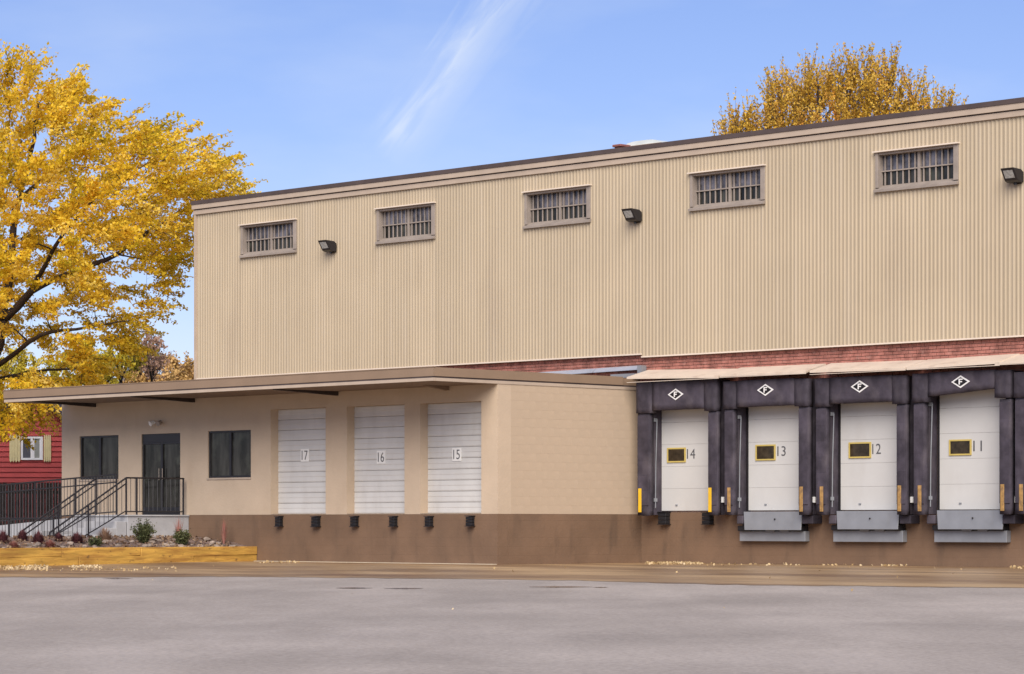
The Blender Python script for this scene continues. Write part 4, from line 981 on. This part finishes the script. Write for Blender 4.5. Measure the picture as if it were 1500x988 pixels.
# trees beyond the annex roof
def small_tree(name, label, px, Y, poly, n, m, nleaf, seed, size=.09, bare=False, depth=2.5, length=.6, trunk_r=.15):
    bs = atY(px, 0, Y); bs.z = -.05; ys_ = [p[1] for p in poly]; xs_ = [p[0] for p in poly]; top = min(ys_); w_ = (max(xs_) - min(xs_)) / 2
    f = 560 if top < 540 else 590
    lim = [([bs, atY(px + 2, 680, Y), atY(px - 1, f, Y)], trunk_r, trunk_r * .7)] + [([atY(px - 1, f, Y), atY(px + w_ * .3 * s, f - (f - top) * .45, Y + s), atY(px + w_ * .6 * s, top + (f - top) * .22, Y + s)], trunk_r * .55, .02) for s in (-1, .2, 1)]
    make_tree(name, label, bs, lim, crown_points(poly, Y, depth, n, seed), m, nleaf, size, .13, seed, dirfun=dir2, twigs=3, length=length, mod=.6, group='trees beyond the annex roof')
small_tree('autumn_tree', 'lime yellow tree just above the left part of the annex roof', 130, 118, [(85, 640), (88, 560), (105, 520), (130, 508), (152, 520), (168, 540), (172, 600), (168, 650)], 130, M['leaf_l'], 15000, 51)
small_tree('bare_tree', 'nearly bare forked tree with sparse yellow leaves above the annex roof', 178, 112, [(158, 545), (165, 512), (185, 500), (203, 510), (206, 540), (190, 560)], 26, M['leaf_l'], 1100, 52, trunk_r=.13)
small_tree('autumn_tree', 'orange tan tree behind the bare forked tree above the annex roof', 212, 126, [(176, 650), (182, 560), (195, 528), (212, 516), (228, 524), (240, 545), (244, 650)], 90, M['leaf_o'], 9000, 53)
small_tree('bare_tree', 'dark upright tree with thin twigs and few leaves above the annex roof', 223, 115, [(205, 540), (212, 505), (222, 494), (234, 508), (240, 540), (225, 562)], 30, M['leaf_p'], 1100, 54, trunk_r=.09)
small_tree('autumn_tree', 'rusty orange tree just left of the warehouse corner', 255, 130, [(232, 650), (236, 560), (245, 534), (258, 526), (268, 536), (282, 545), (300, 548), (306, 650)], 90, M['leaf_o'], 9000, 55)
small_tree('autumn_tree', 'dusty pink twiggy tree touching the warehouse corner', 282, 140, [(258, 650), (260, 560), (268, 528), (276, 545), (290, 540), (296, 534), (300, 560), (310, 650)], 60, M['leaf_p'], 4500, 56)
small_tree('autumn_tree', 'yellow tree behind the gable of the red house', 20, 128, [(-60, 660), (-50, 560), (-20, 530), (20, 520), (60, 525), (90, 540), (100, 560), (100, 660)], 130, M['leaf_l'], 14000, 57)

# ------------------------------------------------------------------ red house
YH = 105.0; sH = FPX / YH
hx = lambda px: (px - 750) / FPX * YH
hzf = lambda py: CAM_H + (768 - py) / FPX * YH
hc = 44; ho = empty('red_house', 'red clapboard house with cream shutters seen past the annex corner', 'house', loc=(hx(hc), YH, 0), local=False)
hw = (150 - hc) / sH; apex = hzf(572); slope = (hzf(594) - hzf(612)) / ((90 - 70) / sH); ze = apex - slope * hw
B('foundation', M['concrete'], ho, -hw, hw, .0, 8, -.1, .75)
MB().prism([(-hw + .02, .06, .75), (hw - .02, .06, .75), (hw - .02, .06, ze), (0, .06, apex - .02), (-hw + .02, .06, ze)], (0, 7.8, 0)).build('wall_core', M['redwood'], ho)
cb = .185; z = .75
wx0, wx1, wz0, wz1 = hx(31) - hx(hc), hx(63) - hx(hc), hzf(674), hzf(640)
while z < apex - .1:
    half = hw if z < ze else hw * (apex - z) / (apex - ze)
    half2 = hw if z + cb < ze else max(.05, hw * (apex - z - cb) / (apex - ze))
    b = MB(); b.add([(-half, .0, z), (half, .0, z), (half2, .045, z + cb), (-half2, .045, z + cb), (-half, .059, z), (half, .059, z), (half2, .059, z + cb), (-half2, .059, z + cb)], [(0,1,2,3), (7,6,5,4), (0,4,5,1), (1,5,6,2), (2,6,7,3), (3,7,4,0)])
    b.build('clapboard', M['redwood'], ho); z += cb
for s in (-1, 1):
    MB().prism([(0, -.35, apex + .02), (s * (hw + .4), -.35, apex + .02 - slope * (hw + .4)), (s * (hw + .4), -.35, apex + .2 - slope * (hw + .4)), (0, -.35, apex + .2)], (0, 8.7, 0)).build('roof_slope', M['shingle'], ho)
f = MB(); e = .07
f.box(wx0, wx1, -.05, .03, wz0, wz0 + e); f.box(wx0, wx1, -.05, .03, wz1 - e, wz1); f.box(wx0, wx0 + e, -.05, .03, wz0 + e, wz1 - e); f.box(wx1 - e, wx1, -.05, .03, wz0 + e, wz1 - e); xm = (wx0 + wx1) / 2; f.box(xm - .05, xm + .05, -.04, .03, wz0 + e, wz1 - e)
f.box(xm + .05, xm + .09, -.035, .03, wz0 + e, wz1 - e); f.box(wx1 - e - .05, wx1 - e, -.035, .03, wz0 + e, wz1 - e)
hwnd = f.build('window', M['whitetrim'], ho)
M['glass_h'] = mat('house_glass', (.05, .05, .07), .1, .2, 3, spec=.5)
M['blind'] = mat('drawn_blind', (.26, .27, .25), .7, .1, 3)
B('pane', M['glass_h'], hwnd, wx0 + e, xm - .05, -.01, .02, wz0 + e, wz1 - e); B('pane', M['blind'], hwnd, xm + .09, wx1 - e - .05, -.01, .02, wz0 + e, wz1 - e)
for a, c in ((hx(14) - hx(hc), wx0 - .02), (wx1 + .03, hx(75) - hx(hc))):
    sh_ = B('shutter', M['shutter'], ho, a, c, -.03, -.005, wz0 + .1, wz1 - .1)
    n = 4; bw = (c - a) / n
    for i in range(n):
        xa = a + i * bw; b = MB(); p0, p1 = xa + .006, xa + bw - .006; mm = (p0 + p1) / 2
        b.prism([(p0, -.05, wz0 - .02), (mm, -.05, wz0 - .09), (p1, -.05, wz0 - .02), (p1, -.05, wz1 + .02), (mm, -.05, wz1 + .09), (p0, -.05, wz1 + .02)], (0, .019, 0)); b.build('board', M['shutter'], sh_)
# dark fence and bin behind the ramp
fn = empty('dark_fence', 'dark stained picket fence in front of the red house', 'fence', loc=((-120 - 750) / FPX * 97, 97, 0), local=False)
z = CAM_H + (768 - 708) / FPX * 97
for i in range(58):
    B('picket', M['fence'], fn, i * .14, i * .14 + .125, 0, .025, .05, z + random.uniform(-.02, .02))
B('rail', M['fence'], fn, 0, 58 * .14, .026, .07, .5, .6); B('rail', M['fence'], fn, 0, 58 * .14, .026, .07, z - .35, z - .25)
bx = empty('storage_box', 'dark square utility box beside the dark fence behind the ramp railing', 'utility box', loc=tuple(toW(LX(66, YF) , YF + 3.2, 0)), local=False)
B('cabinet', M['blackmetal'], bx, -.45, .45, 0, .8, 0, CAM_H + (768 - 727) / FPX * 79, .02); B('lid', M['blackmetal'], bx, -.48, .48, -.03, .83, CAM_H + (768 - 727) / FPX * 79 + .001, CAM_H + (768 - 724) / FPX * 79, .01)

total = sum(len(o.data.polygons) for o in SC.objects if o.type == 'MESH')
print('POLYS', total, 'OBJS', len(SC.objects))
